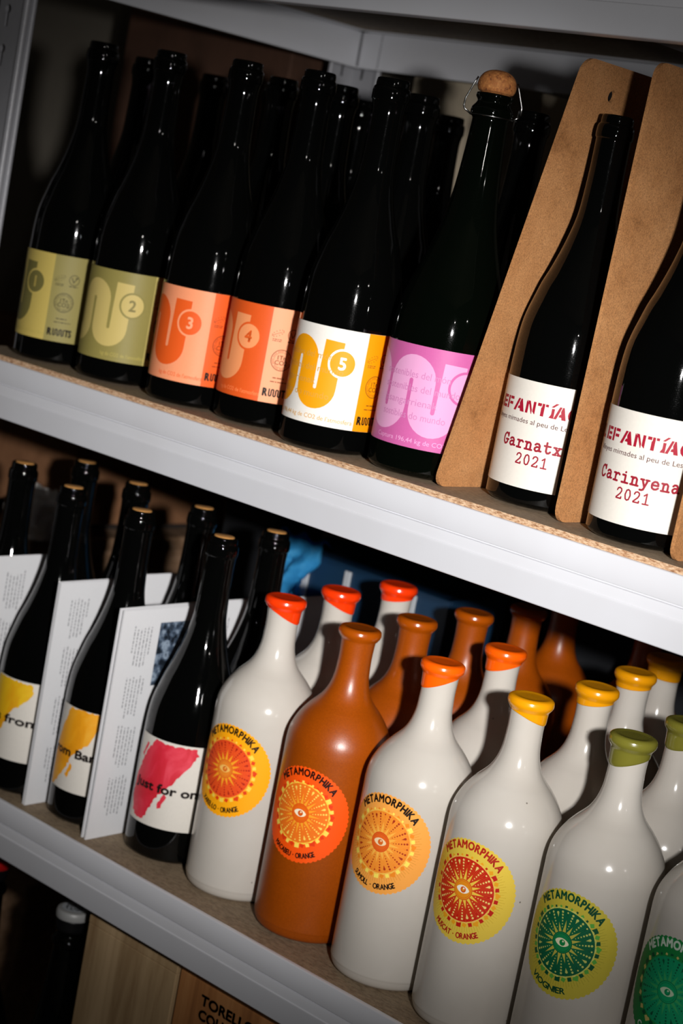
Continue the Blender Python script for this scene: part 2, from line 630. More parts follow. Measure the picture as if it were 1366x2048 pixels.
RAIL = [(0.0036, 0.0), (0.0030, 0.0), (0.0010, 0.0), (0.0003, -0.0004), (0.0, -0.0012), (0.0, -0.0188), (0.0004, -0.0196),
        (0.0022, -0.0200), (0.0022, -0.0207), (0.0003, -0.0213), (0.0001, -0.0225), (0.0001, -0.0292), (-0.0006, -0.0300), (-0.0006, -0.0312),
        (-0.0002, -0.0322), (-0.0002, -0.0500), (0.0002, -0.0509), (0.0010, -0.0513), (0.0150, -0.0513), (0.0150, -0.0498), (0.0020, -0.0498),
        (0.0020, -0.0118), (0.0180, -0.0118), (0.0180, -0.0106), (0.0036, -0.0106)]
def rail(name, a, b, z, inward):
    """a, b: xy ends of the outer face; inward: xy unit vector"""
    bm = bmesh.new()
    A, B = Vector((*a, z)), Vector((*b, z))
    I = Vector((*inward, 0))
    ra = [bm.verts.new(A + I * y + Vector((0, 0, h))) for y, h in RAIL]
    rb = [bm.verts.new(B + I * y + Vector((0, 0, h))) for y, h in RAIL]
    n = len(RAIL)
    for i in range(n):
        bm.faces.new((ra[i], ra[(i + 1) % n], rb[(i + 1) % n], rb[i]))
    tr = tessellate_polygon([[Vector((y, h, 0)) for y, h in RAIL]])
    for t in tr:
        bm.faces.new([ra[i] for i in t])
        bm.faces.new([rb[i] for i in t])
    bmesh.ops.recalc_face_normals(bm, faces=bm.faces[:])
    o = bm_obj(name, bm, M_WHITE, unit, True, sharp=40)
    return o

def rounded(x0, y0, x1, y1, rr, n=5):
    out = []
    for cx, cy, a0 in ((x1 - rr, y0 + rr, -90), (x1 - rr, y1 - rr, 0), (x0 + rr, y1 - rr, 90), (x0 + rr, y0 + rr, 180)):
        for k in range(n + 1):
            a = R(a0 + 90 * k / n)
            out.append((cx + rr * math.cos(a), cy + rr * math.sin(a)))
    return out

def keyhole(cx, cz):
    pts = []
    for k in range(13):
        a = R(-60 + 300 * k / 12)
        pts.append((cx + 0.0042 * math.cos(a), cz + 0.0042 * math.sin(a)))
    pts.append((cx - 0.0019, cz - 0.0150))
    pts.append((cx, cz - 0.0166))
    pts.append((cx + 0.0019, cz - 0.0150))
    return pts

H_UNIT = Z0 + D + 0.08
FL = 0.038
def post(px, py, sx, sy):
    """corner at px, py; flanges run sx along x and sy along y"""
    holes = []
    z = Z0 + 0.306 - 0.0355 * 47
    while z < H_UNIT - 0.02:
        if z > 0.03:
            holes.append(z)
        z += 0.0355
    bm = bmesh.new()
    zz = [(0.0, 0.0), (FL, 0.0), (FL, H_UNIT), (0.0, H_UNIT)]
    plate(bm, [zz] + [keyhole(FL * 0.38, z)[::-1] for z in holes], 0.0016, lambda u, v, w: (px + sx * u, py + sy * w, v))
    plate(bm, [zz] + [keyhole(FL * 0.5, z)[::-1] for z in holes], 0.0016, lambda u, v, w: (px + sx * w, py + sy * u, v))
    # rolled free edges
    tube(bm, [(px + sx * FL, py + sy * 0.0016, 0.0), (px + sx * FL, py + sy * 0.0016, H_UNIT)], 0.0034, 14)
    tube(bm, [(px + sx * 0.0016, py + sy * FL, 0.0), (px + sx * 0.0016, py + sy * FL, H_UNIT)], 0.0028, 12)
    return bm_obj('post', bm, mat('post_powder_coat', '#a2a2a6', 0.34, setup=s_wall('#9c9ca0', '#a6a6ab')), unit, True, sharp=35)
post(X0 - 0.006, -0.0028, 1, 1)
post(X1 + 0.006, -0.0028, -1, 1)
post(X0 - 0.006, Y1 + 0.0028, 1, -1)
post(X1 + 0.006, Y1 + 0.0028, -1, -1)

levels = [(Z0 + D, 0.0043), (Z0, 0.0043), (ZB, 0.0), (ZC, 0.0), (ZC - D + 0.05, 0.0)]
for zt, drop in levels:
    zr = zt - drop
    rail('front_rail', (X0 + 0.004, 0), (X1 - 0.004, 0), zr, (0, 1))
    rail('back_rail', (X0 + 0.004, Y1), (X1 - 0.004, Y1), zr, (0, -1))
    rail('side_rail', (X0, 0.004), (X0, Y1 - 0.004), zr, (1, 0))
    rail('side_rail', (X1, 0.004), (X1, Y1 - 0.004), zr, (-1, 0))
    bm = bmesh.new()
    # board edge cut slightly rough
    n = 400
    rnd = random.Random(int(zt * 1000))
    top, bot = [], []
    th = 0.0105 if drop == 0 else 0.0105 + 0.004
    for i in range(n + 1):
        x = X0 + 0.005 + (X1 - X0 - 0.010) * i / n
        j = rnd.uniform(0, 0.0004)
        y0 = 0.00362 if drop == 0 else 0.0031
        top.append((bm.verts.new((x, y0 + (j + 0.0003 if drop else 0), zt)), bm.verts.new((x, Y1 - 0.004, zt))))
        bot.append((bm.verts.new((x, y0 + (rnd.uniform(0, 0.0003) if drop else 0), zt - 0.0012)), bm.verts.new((x, y0 + 0.0012, zt - th)), bm.verts.new((x, Y1 - 0.004, zt - th))))
    for i in range(n):
        bm.faces.new((top[i][0], top[i + 1][0], top[i + 1][1], top[i][1]))
        bm.faces.new((bot[i][0], bot[i + 1][0], top[i + 1][0], top[i][0]))
        bm.faces.new((bot[i][1], bot[i + 1][1], bot[i + 1][0], bot[i][0]))
        bm.faces.new((bot[i][2], bot[i + 1][2], bot[i + 1][1], bot[i][1]))
        bm.faces.new((top[i][1], top[i + 1][1], bot[i + 1][2], bot[i][2]))
    bm.faces.new((top[0][0], top[0][1], bot[0][2], bot[0][1], bot[0][0]))
    bm.faces.new((top[n][1], top[n][0], bot[n][0], bot[n][1], bot[n][2]))
    bmesh.ops.recalc_face_normals(bm, faces=bm.faces[:])
    bm_obj('shelf_board', bm, M_BOARD, unit)
    # cross bar under the board
    bm = bmesh.new()
    box(bm, -0.045, -0.015, 0.016, Y1 - 0.016, zt - 0.040, zt - th - 0.0002, 0.001)
    bm_obj('cross_bar', bm, M_GREYSTEEL, unit)

# ------------------------------------------------------------------ wine bottles
WINE = [(0.0, 0.0330, 1), (0.0012, 0.0372), (0.0045, 0.0402), (0.010, 0.0407), (0.060, 0.0408), (0.0930, 0.0407), (0.1060, 0.0404), (0.1193, 0.0399), (0.1318, 0.0388),
        (0.1414, 0.0369), (0.152, 0.0339), (0.1633, 0.0305), (0.1732, 0.0266), (0.1848, 0.0226), (0.1944, 0.0197), (0.2056, 0.0168),
        (0.2119, 0.0155), (0.2204, 0.0143), (0.2375, 0.0134), (0.2500, 0.0130), (0.2650, 0.0129), (0.2728, 0.0129, 1), (0.2738, 0.0137), (0.2765, 0.0139),
        (0.2805, 0.0137), (0.2828, 0.0131), (0.2840, 0.0120, 1), (0.2868, 0.0119), (0.2892, 0.0116), (0.2902, 0.0105), (0.2900, 0.0094, 1)]
def scale_prof(prof, R_, H, r0=0.0408, h0=0.2902, neck=0.0):
    out = []
    for p in prof:
        k = R_ / r0 if p[1] > 0.02 else 1.0 + (R_ / r0 - 1) * max(0, (p[1] - 0.013) / 0.007)
        add = neck if (p[0] > 0.272) else 0
        out.append((p[0] * H / h0, p[1] * k + add) + tuple(p[2:]))
    return out

BODY_CACHE = {}
def wine_body(parent, R_, H, m, neck=0.0, cork=None, name='bottle_body'):
    key = (R_, H, m.name, neck, bool(cork))
    if key not in BODY_CACHE:
        prof = scale_prof(WINE, R_, H, neck=neck)
        pts = catmull(prof, 4)
        zt = prof[-1][0]
        if cork:
            pts += [(zt - 0.0006, 0.0090)]
        else:
            pts += [(zt - 0.004, 0.0090), (zt - 0.06, 0.0085)]
        bm = bmesh.new()
        lathe(bm, pts, 72)
        o = bm_obj(name, bm, m, parent, True, sharp=50)
        BODY_CACHE[key] = o.data
    else:
        o = bpy.data.objects.new(name, BODY_CACHE[key])
        COL.objects.link(o)
        o.parent = parent
    return o

def plain_label(parent, R_, u0, u1, v0, v1, m, name='label', thick=0.00016):
    """curved rectangular paper"""
    bm = bmesh.new()
    n = max(8, int((u1 - u0) / 2))
    def P(u, v, w):
        t = u / 1000 / R_
        r = R_ + w
        return (r * math.sin(t), -r * math.cos(t), v / 1000)
    g = []
    for i in range(n + 1):
        u = u0 + (u1 - u0) * i / n
        g.append([bm.verts.new(P(u, v, w)) for v, w in ((v0, 0.00002), (v0, thick), (v1, thick), (v1, 0.00002))])
    for a, b in zip(g, g[1:]):
        for k in range(3):
            bm.faces.new((a[k], b[k], b[k + 1], a[k + 1]))
    bm.faces.new(g[0])
    bm.faces.new(g[-1][::-1])
    bmesh.ops.recalc_face_normals(bm, faces=bm.faces[:])
    o = bm_obj(name, bm, m, parent, True, sharp=60)
    return o

def paper(h, rough=0.5):
    return mat('paper_' + h.lstrip('#'), h, rough, spec=0.25, setup=s_paper(h, 0.05))

def arc(cx, cy, r, a0, a1, n=14):
    return [(cx + r * math.cos(R(a0 + (a1 - a0) * k / n)), cy + r * math.sin(R(a0 + (a1 - a0) * k / n))) for k in range(n + 1)]

def stack_lines(p, col, layer, x, y, w, rows, h, rnd):
    """unreadably small print: broken thin bars"""
    for i in range(rows):
        yy = y - i * h * 1.9
        xx = x - w / 2 + rnd.uniform(0, w * 0.12)
        while xx < x + w / 2:
            L = rnd.uniform(h * 1.2, h * 4)
            p.rect(col, layer, xx, yy, min(xx + L, x + w / 2), yy + h)
            xx += L + h * 0.7

def series_label(parent, Rb, uc, vals, k=1.0, z0=20.6, z1=99.4, extra=None):
    """wave-lettered series label. uc: u of the number disc centre (mm)"""
    bg, shape, zone, digit, disc, dcol, ringc, small = vals
    t = 0.00016
    u0, u1 = uc - 95 * k, uc + 54 * k
    plain_label(parent, Rb, u0, u1, z0, z1, paper(bg))
    lab = parent.children[-1] if False else [c for c in parent.children if c.name.startswith('label')][-1]
    p = Print()
    H = z1 - z0
    zc = z0
    w = 15.6 * k
    pt = 18.4 * k
    yb, yt = z0 + 29.0, z1 - 26.6       # arc centres
    xb = uc - 9.6 * k                   # centre of the bar
    path = [(xb + 1.2, z1 - 10.2), (xb + 0.4, z0 + 45), (xb, yb)]
    x = xb
    sg = -1
    for i in range(4):
        c = x - pt / 2
        if sg < 0:
            path += arc(c, yb, pt / 2, 0, -180)[1:]
            path += [(x - pt, yt)]
        else:
            path += arc(c, yt, pt / 2, 0, 180)[1:]
            path += [(x - pt, yb)]
        x -= pt
        sg = -sg
    p.band(shape, 1, path, w)
    zx = uc + 17.6 * k
    if zone:
        p.rect(zone, 1, zx, z0 + 0.05, u1, z1 - 0.05)
    # disc with number
    p.disc(ringc, 2, uc, z0 + 50.5, 11.6 * k, 48)
    p.disc(disc, 3, uc, z0 + 50.5, 9.9 * k, 48)
    if digit:
        p.text(dcol, 4, digit, uc, z0 + 50.5 - 4.6, 9.2, align='c', bold=0.35)
    if extra:
        extra(p, uc, z0, z1)
    if zone:
        rnd = random.Random(hash(bg) % 1000 if False else 7)
        cx = uc + 31 * k
        # leaf of small stars
        lx, ly = uc + 24.5, z0 + 57.5
        for q in range(12):
            a = 2 * PI * q / 12
            p.disc(small, 2, lx + 4.4 * math.cos(a) + 1.0 * math.sin(a), ly + 2.6 * math.sin(a) + 1.4 * math.cos(a), 0.42, 6)
        p.stroke(small, 2, [(lx - 4.6, ly - 2.6), (lx - 1, ly - 0.4), (lx + 3, ly + 1.2)], 0.35)
        stack_lines(p, small, 2, lx, ly - 5.4, 8, 2, 0.7, rnd)
        # seed-leaf seal
        sx = uc + 37.5
        p.ring(small, 2, sx, ly, 4.2, 4.8, 32)
        p.stroke(small, 2, [(sx - 2.4, ly + 1.8), (sx - 0.4, ly - 2.2), (sx + 2.4, ly + 2.6)], 0.8)
        p.disc(small, 2, sx + 2.0, ly + 2.0, 1.0, 10)
        stack_lines(p, small, 2, sx, ly - 6.4, 8, 1, 1.0, rnd)
        # round seal
        sy = z0 + 36.0
        p.ring(small, 2, cx, sy, 8.2, 8.9)
        for q in range(40):
            if q % 5 != 4:
                a = 2 * PI * q / 40
                p.stroke(small, 2, [(cx + 6.9 * math.cos(a), sy + 6.9 * math.sin(a)), (cx + 7.7 * math.cos(a), sy + 7.7 * math.sin(a))], 0.55, False)
        p.ring(small, 2, cx, sy, 6.2, 6.45)
        p.text(small, 2, '1Tn', cx, sy + 0.4, 3.4, align='c', bold=0.08)
        p.text(small, 2, 'CO2', cx, sy - 3.9, 3.6, align='c', bold=0.08)
        stack_lines(p, small, 2, cx, z0 + 20.6, 10, 1, 1.0, rnd)
        stack_lines(p, small, 2, cx + 1, z0 + 17.4, 16, 1, 0.9, rnd)
        # maker's word mark with the wave as its middle letters
        bx, by, bh = cx - 10.5, z0 + 5.6, 6.0
        p.text('#1a140c', 2, 'R', bx, by, bh, width=3.4, bold=0.45)
        wav = []
        xx = bx + 5.0
        wav += [(xx, by + bh - 0.2), (xx, by + 1.4)]
        for q in range(3):
            wav += arc(xx + 0.95, by + 1.25, 0.95, 180, 360, 8)[1:]
            xx += 1.9
            wav += [(xx, by + bh - 1.3)]
            if q < 2:
                wav += arc(xx + 0.95, by + bh - 1.2, 0.95, 180, 0, 8)[1:]
                xx += 1.9
                wav += [(xx, by + 1.4)]
        wav += [(xx, by + bh - 0.2)]
        p.stroke('#1a140c', 2, wav, 1.15)
        p.text('#1a140c', 2, 'TS', xx + 1.2, by, bh, width=5.8, bold=0.35)
    p.build('label_print', lab, cyl_surf(lambda v: Rb + t), clip=[((u0, 0, 0), (-1, 0, 0)), ((u1, 0, 0), (1, 0, 0)), ((0, z1, 0), (0, 1, 0)), ((0, z0, 0), (0, -1, 0))])
    return lab

def faint_text(col, dx):
    def f(p, uc, z0, z1):
        for i, s in enumerate(('sostenibles del món', 'sostenibles del mundo', 'jasangarrienak', 'sostibles do mundo')):
            p.text(col, 5, s, uc - 66 + dx, z0 + 51.5 - i * 10.2, 5.0, width=[58, 68, 47, 60][i])
        p.text(col, 5, "Captura 196,44 kg de CO2 de l'atmosfera", uc - 68 + dx, z0 + 4.2, 3.4, width=84)
    return f

GREY_DK = '#57511f'
series = [
    # x, y, disc u, colours (bg, shape, zone, digit, disc, digit colour, ring, small)
    (-0.5771, 0.0604, 3.7, ('#c4ae5c', '#6f6838', '#958a50', '1', '#6f6838', '#c4ae5c', '#c4ae5c', '#4c4628'), 'with yellow-olive label numbered 1, leftmost on the upper shelf'),
    (-0.4850, 0.0593, 35.1, ('#918649', '#c6b16a', '#c8b66c', '2', '#c6b16a', '#857a42', '#8a8044', '#4c4628'), 'with khaki label numbered 2'),
    (-0.3855, 0.0550, 20.3, ('#f59a6e', '#e45a1c', '#e45c1e', '3', '#e45a1c', '#f6a880', '#f59a6e', '#8a3a10'), 'with salmon label and orange disc numbered 3'),
    (-0.3075, 0.0615, 8.8, ('#de581e', '#ee9660', '#f3a47a', '4', '#ee9660', '#de5a1e', '#de581e', '#8a4a28'), 'with orange label and pale disc numbered 4'),
    (-0.2140, 0.0449, 29.6, ('#e6e1d9', '#e89a08', '#f29600', '5', '#e89a08', '#ffffff', '#f6f2ea', '#8a5a10'), 'with white and yellow label numbered 5'),
]
zl = [(20.9, 99.2), (19.6, 98.6), (20.0, 99.0), (22.0, 99.9), (20.4, 97.6)]
for (x, y, uc, cols, txt), (za, zb_) in zip(series, zl):
    t = thing('wine_bottle', 'dark glass wine bottle ' + txt, 'bottle', (x, y, Z0 + 0.0002), 'numbered series bottles on the upper shelf')
    wine_body(t, 0.0390, 0.2925, M_GLASS, neck=0.0012)
    ex = faint_text('#e2b060', 4) if cols[3] == '5' else None
    if cols[3] == '5':
        def ex(p, uc, z0, z1):
            faint_text('#cf9a3a', 0)(p, uc, z0, z1)
    elif cols[3] in '34':
        def ex(p, uc, z0, z1, c=cols[1] if cols[3] == '3' else '#f58a50'):
            p.text(c, 5, "kg de CO2 de l'atmosfera", uc - 22, z0 + 4.2, 3.2, width=40)
    else:
        def ex(p, uc, z0, z1, c='#b8a858'):
            p.text(c, 5, "kg de CO2 de l'atmosfera", uc - 22, z0 + 4.2, 3.2, width=40)
    series_label(t, 0.0390, uc, cols, z0=za, z1=zb_, extra=ex)

# second row behind them
for x, y, txt in ((-0.4631, 0.2927, 'black wine bottle far back on the upper shelf, rim just left of neck 5'),
                  (-0.3884, 0.3373, 'black wine bottle far back on the upper shelf, left of the corked bottle'),
                  (-0.6140, 0.1490, 'black wine bottle in the dark directly behind the bottle numbered 1'),
                  (-0.6150, 0.2400, 'black wine bottle in the dark, its rim between the necks of bottles 2 and 3'),
                  (-0.5340, 0.2470, 'black wine bottle in the dark, its rim right of the neck of bottle 3'),
                  (-0.4450, 0.1620, 'black wine bottle in the dark close behind the khaki-labelled bottle'),
                  (-0.3620, 0.1520, 'black wine bottle in the dark behind the bottle numbered 3, rim right of neck 4'),
                  (-0.2600, 0.1400, 'unlit black wine bottle hidden behind the orange-labelled bottle with pale disc'),
                  (-0.1600, 0.1600, 'black wine bottle in the dark behind the corked bottle')):
    t = thing('wine_bottle', txt, 'bottle', (x, y, Z0 + 0.0002), 'bottles in the dark back row')
    wine_body(t, 0.0390, 0.2910, M_GLASS, neck=0.0012)

# sparkling bottle with mushroom cork and wire
CH = [(0.0, 0.034, 1), (0.0012, 0.039), (0.005, 0.0428), (0.011, 0.0435), (0.06, 0.0435), (0.100, 0.0434), (0.118, 0.0425), (0.132, 0.0402), (0.145, 0.0366), (0.160, 0.0315), (0.176, 0.0262),
      (0.192, 0.0218), (0.208, 0.0188), (0.226, 0.0166), (0.246, 0.0151), (0.2613, 0.0142), (0.2715, 0.0137), (0.2735, 0.0141), (0.2760, 0.0158), (0.2790, 0.0161),
      (0.2812, 0.0155), (0.2838, 0.0135), (0.2858, 0.0125), (0.2872, 0.0127), (0.2888, 0.0138), (0.2905, 0.0141), (0.2920, 0.0136), (0.2925, 0.0120, 1)]
t = thing('sparkling_wine_bottle', 'dark green bottle with pink label, mushroom cork and loosened wire, right of bottle 5', 'bottle', (-0.1250, 0.0598, Z0 + 0.0002))
bm = bmesh.new()
lathe(bm, catmull(CH, 4) + [(0.2905, 0.0100)], 72)
bm_obj('bottle_body', bm, M_GREEN, t, True, sharp=50)
ck = [(0.2880, 0.0096, 1), (0.2925, 0.0108), (0.2935, 0.0130), (0.2955, 0.0142), (0.2980, 0.0147), (0.3010, 0.0145), (0.3042, 0.0134), (0.3070, 0.0112), (0.3090, 0.0080), (0.3101, 0.0040), (0.3103, 0.0005)]
bm = bmesh.new()
lathe(bm, catmull(ck, 3), 40)
bm_obj('cork', bm, M_CORK, t, True)
bm = bmesh.new()
# wire cage loops hanging away from the neck on both sides
for ang, spread in ((R(-141), 1.0), (R(39), 0.9)):
    c, s = math.cos(ang), math.sin(ang)
    pts = []
    for q, (rr, z) in enumerate(((0.0150, 0.3030), (0.0165, 0.2995), (0.0215, 0.2860), (0.0218, 0.2805), (0.0205, 0.2780), (0.0160, 0.2755))):
        pts.append((rr * c, rr * s, z))
    tube(bm, pts, 0.0007, 8)
    off = 0.0024
    tube(bm, [(p[0] - s * off, p[1] + c * off, p[2]) for p in pts], 0.0007, 8)
tube(bm, [(0.0163 * math.cos(R(a)), 0.0163 * math.sin(R(a)), 0.2752) for a in range(0, 360, 12)], 0.0005, 6, True)
bm_obj('wire_cage', bm, M_WIRE, t, True)
def pink_extra(p, uc, z0, z1):
    for i, s in enumerate(('sostenibles del món', 'sostenibles del mundo', 'jasangarrienak', 'sostibles do mundo')):
        p.text('#bf7aa8', 5, s, uc - 68 + i * 1.2, z0 + 52.6 - i * 10.4, 5.2, width=[56, 64, 47, 54][i])
    p.text('#dc9cc8', 5, "Captura 196,44 kg de CO2 de l'atmosfera", uc - 66, z0 + 3.8, 3.4, width=92)
series_label(t, 0.0435, 50.0, ('#c05c98', '#d698c0', None, '', '#d698c0', '#c05c98', '#c05c98', '#8a4a78'), k=1.135, z0=22.6, z1=99.6, extra=pink_extra)

# ------------------------------------------------------------------ the two bottles between cardboard dividers
GLY = {
    'a': [[(.15, .55), (.3, .66), (.55, .66), (.7, .52), (.7, .05), (.92, .05)], [(.7, .38), (.35, .38), (.15, .25), (.15, .12), (.3, 0), (.5, .02), (.7, .18)]],
    'r': [[(.1, .62), (.35, .62), (.35, 0)], [(.1, 0), (.65, 0)], [(.35, .4), (.5, .6), (.7, .64), (.87, .54)]],
    'n': [[(.05, .62), (.25, .62), (.25, 0)], [(.06, 0), (.44, 0)], [(.25, .45), (.42, .63), (.6, .63), (.75, .5), (.75, 0)], [(.58, 0), (.95, 0)]],
    't': [[(.35, .92), (.35, .15), (.5, 0), (.7, .02), (.85, .15)], [(.1, .62), (.8, .62)]],
    'x': [[(.06, .62), (.38, .62)], [(.62, .62), (.92, .62)], [(.22, .62), (.78, 0)], [(.78, .62), (.22, 0)], [(.06, 0), (.38, 0)], [(.62, 0), (.94, 0)]],
    'i': [[(.15, .62), (.5, .62), (.5, 0)], [(.12, 0), (.88, 0)], [(.46, .86), (.48, .88)]],
    'y': [[(.03, .62), (.37, .62)], [(.63, .62), (.97, .62)], [(.2, .62), (.5, .05)], [(.8, .62), (.45, -.2), (.3, -.27), (.08, -.27)]],
    'e': [[(.15, .34), (.85, .34), (.82, .5), (.65, .64), (.4, .64), (.18, .48), (.15, .3), (.2, .1), (.42, 0), (.65, .02), (.86, .14)]],
    'G': [[(.85, .75), (.7, .92), (.45, .95), (.22, .8), (.14, .5), (.2, .18), (.42, 0), (.65, .04), (.8, .16), (.8, .4)], [(.55, .4), (.97, .4)], [(.86, .97), (.86, .7)]],
    'C': [[(.85, .72), (.7, .92), (.45, .95), (.22, .8), (.14, .5), (.2, .18), (.42, 0), (.68, .03), (.88, .2)], [(.86, .97), (.86, .68)]],
    '2': [[(.15, .72), (.25, .9), (.5, .97), (.75, .88), (.8, .7), (.65, .45), (.15, .06), (.15, 0), (.85, 0), (.85, .15)]],
    '0': [[(.5, .97), (.72, .88), (.85, .48), (.72, .09), (.5, 0), (.28, .09), (.15, .48), (.28, .88), (.5, .97)]],
    '1': [[(.2, .75), (.52, .95), (.52, 0)], [(.15, 0), (.88, 0)]],
}
def typed(p, col, s, x, y, pitch, h, w, cell):
    for i, ch in enumerate(s):
        for pl in GLY[ch]:
            p.stroke(col, 2, [(x + i * pitch + q[0] * cell, y + q[1] * h) for q in pl], w)
STEN = {
    'L': [[(0, 0), (.3, 0), (.3, 1), (0, 1)], [(.38, 0), (1, 0), (1, .25), (.38, .25)]],
    'E': [[(0, 0), (.3, 0), (.3, 1), (0, 1)], [(.4, 0), (1, 0), (1, .24), (.4, .24)], [(.4, .4), (.95, .4), (.95, .6), (.4, .6)], [(.4, .78), (1, .78), (1, 1), (.4, 1)]],
    'F': [[(0, 0), (.3, 0), (.3, 1), (0, 1)], [(.4, .36), (.95, .36), (.95, .58), (.4, .58)], [(.4, .78), (1, .78), (1, 1), (.4, 1)]],
    'A': [[(-.05, 0), (.22, 0), (.6, 1), (.38, 1)], [(.66, 1), (.8, 1), (1.12, 0), (.72, 0), (.66, .2), (.4, .2), (.48, .42), (.6, .42), (.54, .66)]],
    'N': [[(0, 0), (.28, 0), (.28, .8), (0, 1)], [(.1, 1), (.42, 1), (.72, .32), (.72, 0), (.66, 0), (.34, .68)], [(.78, .2), (1.05, 0), (1.05, 1), (.78, 1)]],
    'T': [[(0, .76), (.36, .76), (.36, 1), (0, 1)], [(.36, 0), (.66, 0), (.66, 1), (.42, 1), (.42, .7), (.36, .7)], [(.74, .8), (1, .8), (1, 1), (.74, 1)]],
    'I': [[(.1, 0), (.6, 0), (.6, .76), (.3, .76), (.3, .3)], [(.2, .86), (.46, .86), (.95, 1.2), (.66, 1.2)]],
    'Q': [[(.48, 1), (.25, .95), (.05, .7), (0, .45), (.08, .2), (.28, .03), (.48, 0), (.48, .22), (.34, .3), (.3, .5), (.36, .7), (.48, .78)],
          [(.56, 1), (.8, .92), (1, .7), (1.05, .45), (.98, .2), (1.1, .02), (.98, -.1), (.8, .06), (.56, 0), (.56, .22), (.72, .32), (.76, .5), (.7, .7), (.56, .78)]],
}
def red_label(parent, Rb, u0, u1, z0, z1, shift, word, wx, yx):
    plain_label(parent, Rb, u0, u1, z0, z1, M_PAPERW)
    lab = [c for c in parent.children if c.name.startswith('label')][-1]
    p = Print()
    red, dk = '#9a102a', '#4a101a'
    for ch, x, w in (('E', -48, 6.5), ('L', -39, 6.5), ('E', -28.5, 7), ('F', -20.2, 7.2), ('A', -11, 9), ('N', 0.2, 7.6), ('T', 9.6, 8.2), ('I', 18.4, 7), ('A', 23.0, 7.8), ('Q', 32.6, 8.4), ('U', 44, 8)):
        polys = STEN.get(ch)
        if not polys:
            continue
        for pl in polys:
            p.poly(red, 2, [(x + shift + q[0] * w, z0 + 54.6 + q[1] * 9.2) for q in pl])
    p.text(dk, 2, 'Vinyes mimades al peu de Les Gavarres', -33.0 + shift, z0 + 47.0, 3.6, width=93)
    typed(p, '#8e1428', word, wx, z0 + 29.0, 7.2, 8.2, 1.5, 6.2)
    typed(p, '#8e1428', '2021', yx, z0 + 17.6, 6.6, 7.6, 1.05, 5.4)
    p.build('label_print', lab, cyl_surf(lambda v: Rb + 0.00016), clip=[((u0 + 0.3, 0, 0), (-1, 0, 0)), ((u1 - 0.3, 0, 0), (1, 0, 0))])
t = thing('wine_bottle', 'dark wine bottle with cream label reading Garnatxa 2021 between cardboard dividers', 'bottle', (-0.0244, 0.0785, Z0 + 0.0002), 'bottles between the cardboard dividers')
wine_body(t, 0.0408, 0.2902, M_GLASS)
red_label(t, 0.0408, -60, 35.2, 14.4, 92.6, 0.0, 'Garnatxa', -15.9, 0.2)
t = thing('wine_bottle', 'dark wine bottle with cream label reading Carinyena 2021, right of the Garnatxa', 'bottle', (0.0818, 0.0579, Z0 + 0.0002), 'bottles between the cardboard dividers')
wine_body(t, 0.0408, 0.2902, M_GLASS)
red_label(t, 0.0408, -60, 43.5, 13.4, 91.6, 2.2, 'Carinyena', -23.0, -3.2)

# cardboard dividers, rounded, with a small hanging hole
def divider(x, y0, lean_x, lean_y, label, w=0.165, h=0.327, yaw=0.0):
    bm = bmesh.new()
    outline = rounded(0, 0, w, h, 0.011, 6)
    hole = [(0.046 + 0.0045 * math.cos(-2*PI*k/16), h - 0.022 + 0.0045 * math.sin(-2*PI*k/16)) for k in range(16)]
    th = 0.003
    plate(bm, [outline, hole], th, lambda u, v, q: (q - th / 2 + lean_x * v / h + yaw * u, u + lean_y * v / h, v))
    o = bm_obj('bottle_divider', bm, M_KRAFT, None, False, (x, y0, Z0 + 0.0003))
    tag(o, label, 'divider', 'cardboard bottle dividers')
    return o
divider(-0.0792, 0.0195, 0.0330, 0.034, 'brown cardboard divider standing left of the Garnatxa bottle')
divider(0.0285, 0.0250, 0.0, 0.008, 'brown cardboard divider between the Garnatxa and Carinyena bottles')
divider(0.1330, 0.0130, 0.0, 0.008, 'brown cardboard divider right of the Carinyena bottle, at the right picture edge')

# ------------------------------------------------------------------ lower shelf: wine bottles with brush-stroke labels
def brush(p, layer, m, pts, rnd, rough=1.2):
    """ragged polygon"""
    out = []
    n = len(pts)
    for i in range(n):
        a, b = pts[i], pts[(i + 1) % n]
        L = math.hypot(b[0] - a[0], b[1] - a[1])
        k = max(1, int(L / 2.2))
        nx, ny = (b[1] - a[1]) / (L or 1), -(b[0] - a[0]) / (L or 1)
        for j in range(k):
            t_ = j / k
            o_ = rnd.uniform(-rough, rough)
            out.append((a[0] + (b[0] - a[0]) * t_ + nx * o_, a[1] + (b[1] - a[1]) * t_ + ny * o_))
    p.poly(m, layer, out)
RL, HL = 0.0397, 0.2870
M_RED = mat('paint_red', '#e0304c', 0.55, setup=s_paint('#e8485a', '#d8273c', '#cc1e2c', 45))
M_YEL = mat('paint_yellow', '#eab010', 0.55, setup=s_paint('#f0c41a', '#e8b010', '#e89a08', 45))
M_ORA = mat('paint_amber', '#f0a010', 0.55, setup=s_paint('#f4b030', '#f0a010', '#e09008', 45))
low_front = [
    (-0.6075, 0.0720, None, 'dark wine bottle behind the leftmost leaflets on the lower shelf, cut by the picture edge'),
    (-0.5092, 0.0507, 'yellow', 'dark wine bottle whose label shows a yellow brushstroke and the words rs from'),
    (-0.4229, 0.0580, 'amber', 'dark wine bottle whose label shows an amber brushstroke and the letters om Ban'),
    (-0.3300, 0.0705, 'red', 'dark wine bottle whose label shows a red brushstroke and the words Just for one'),
]
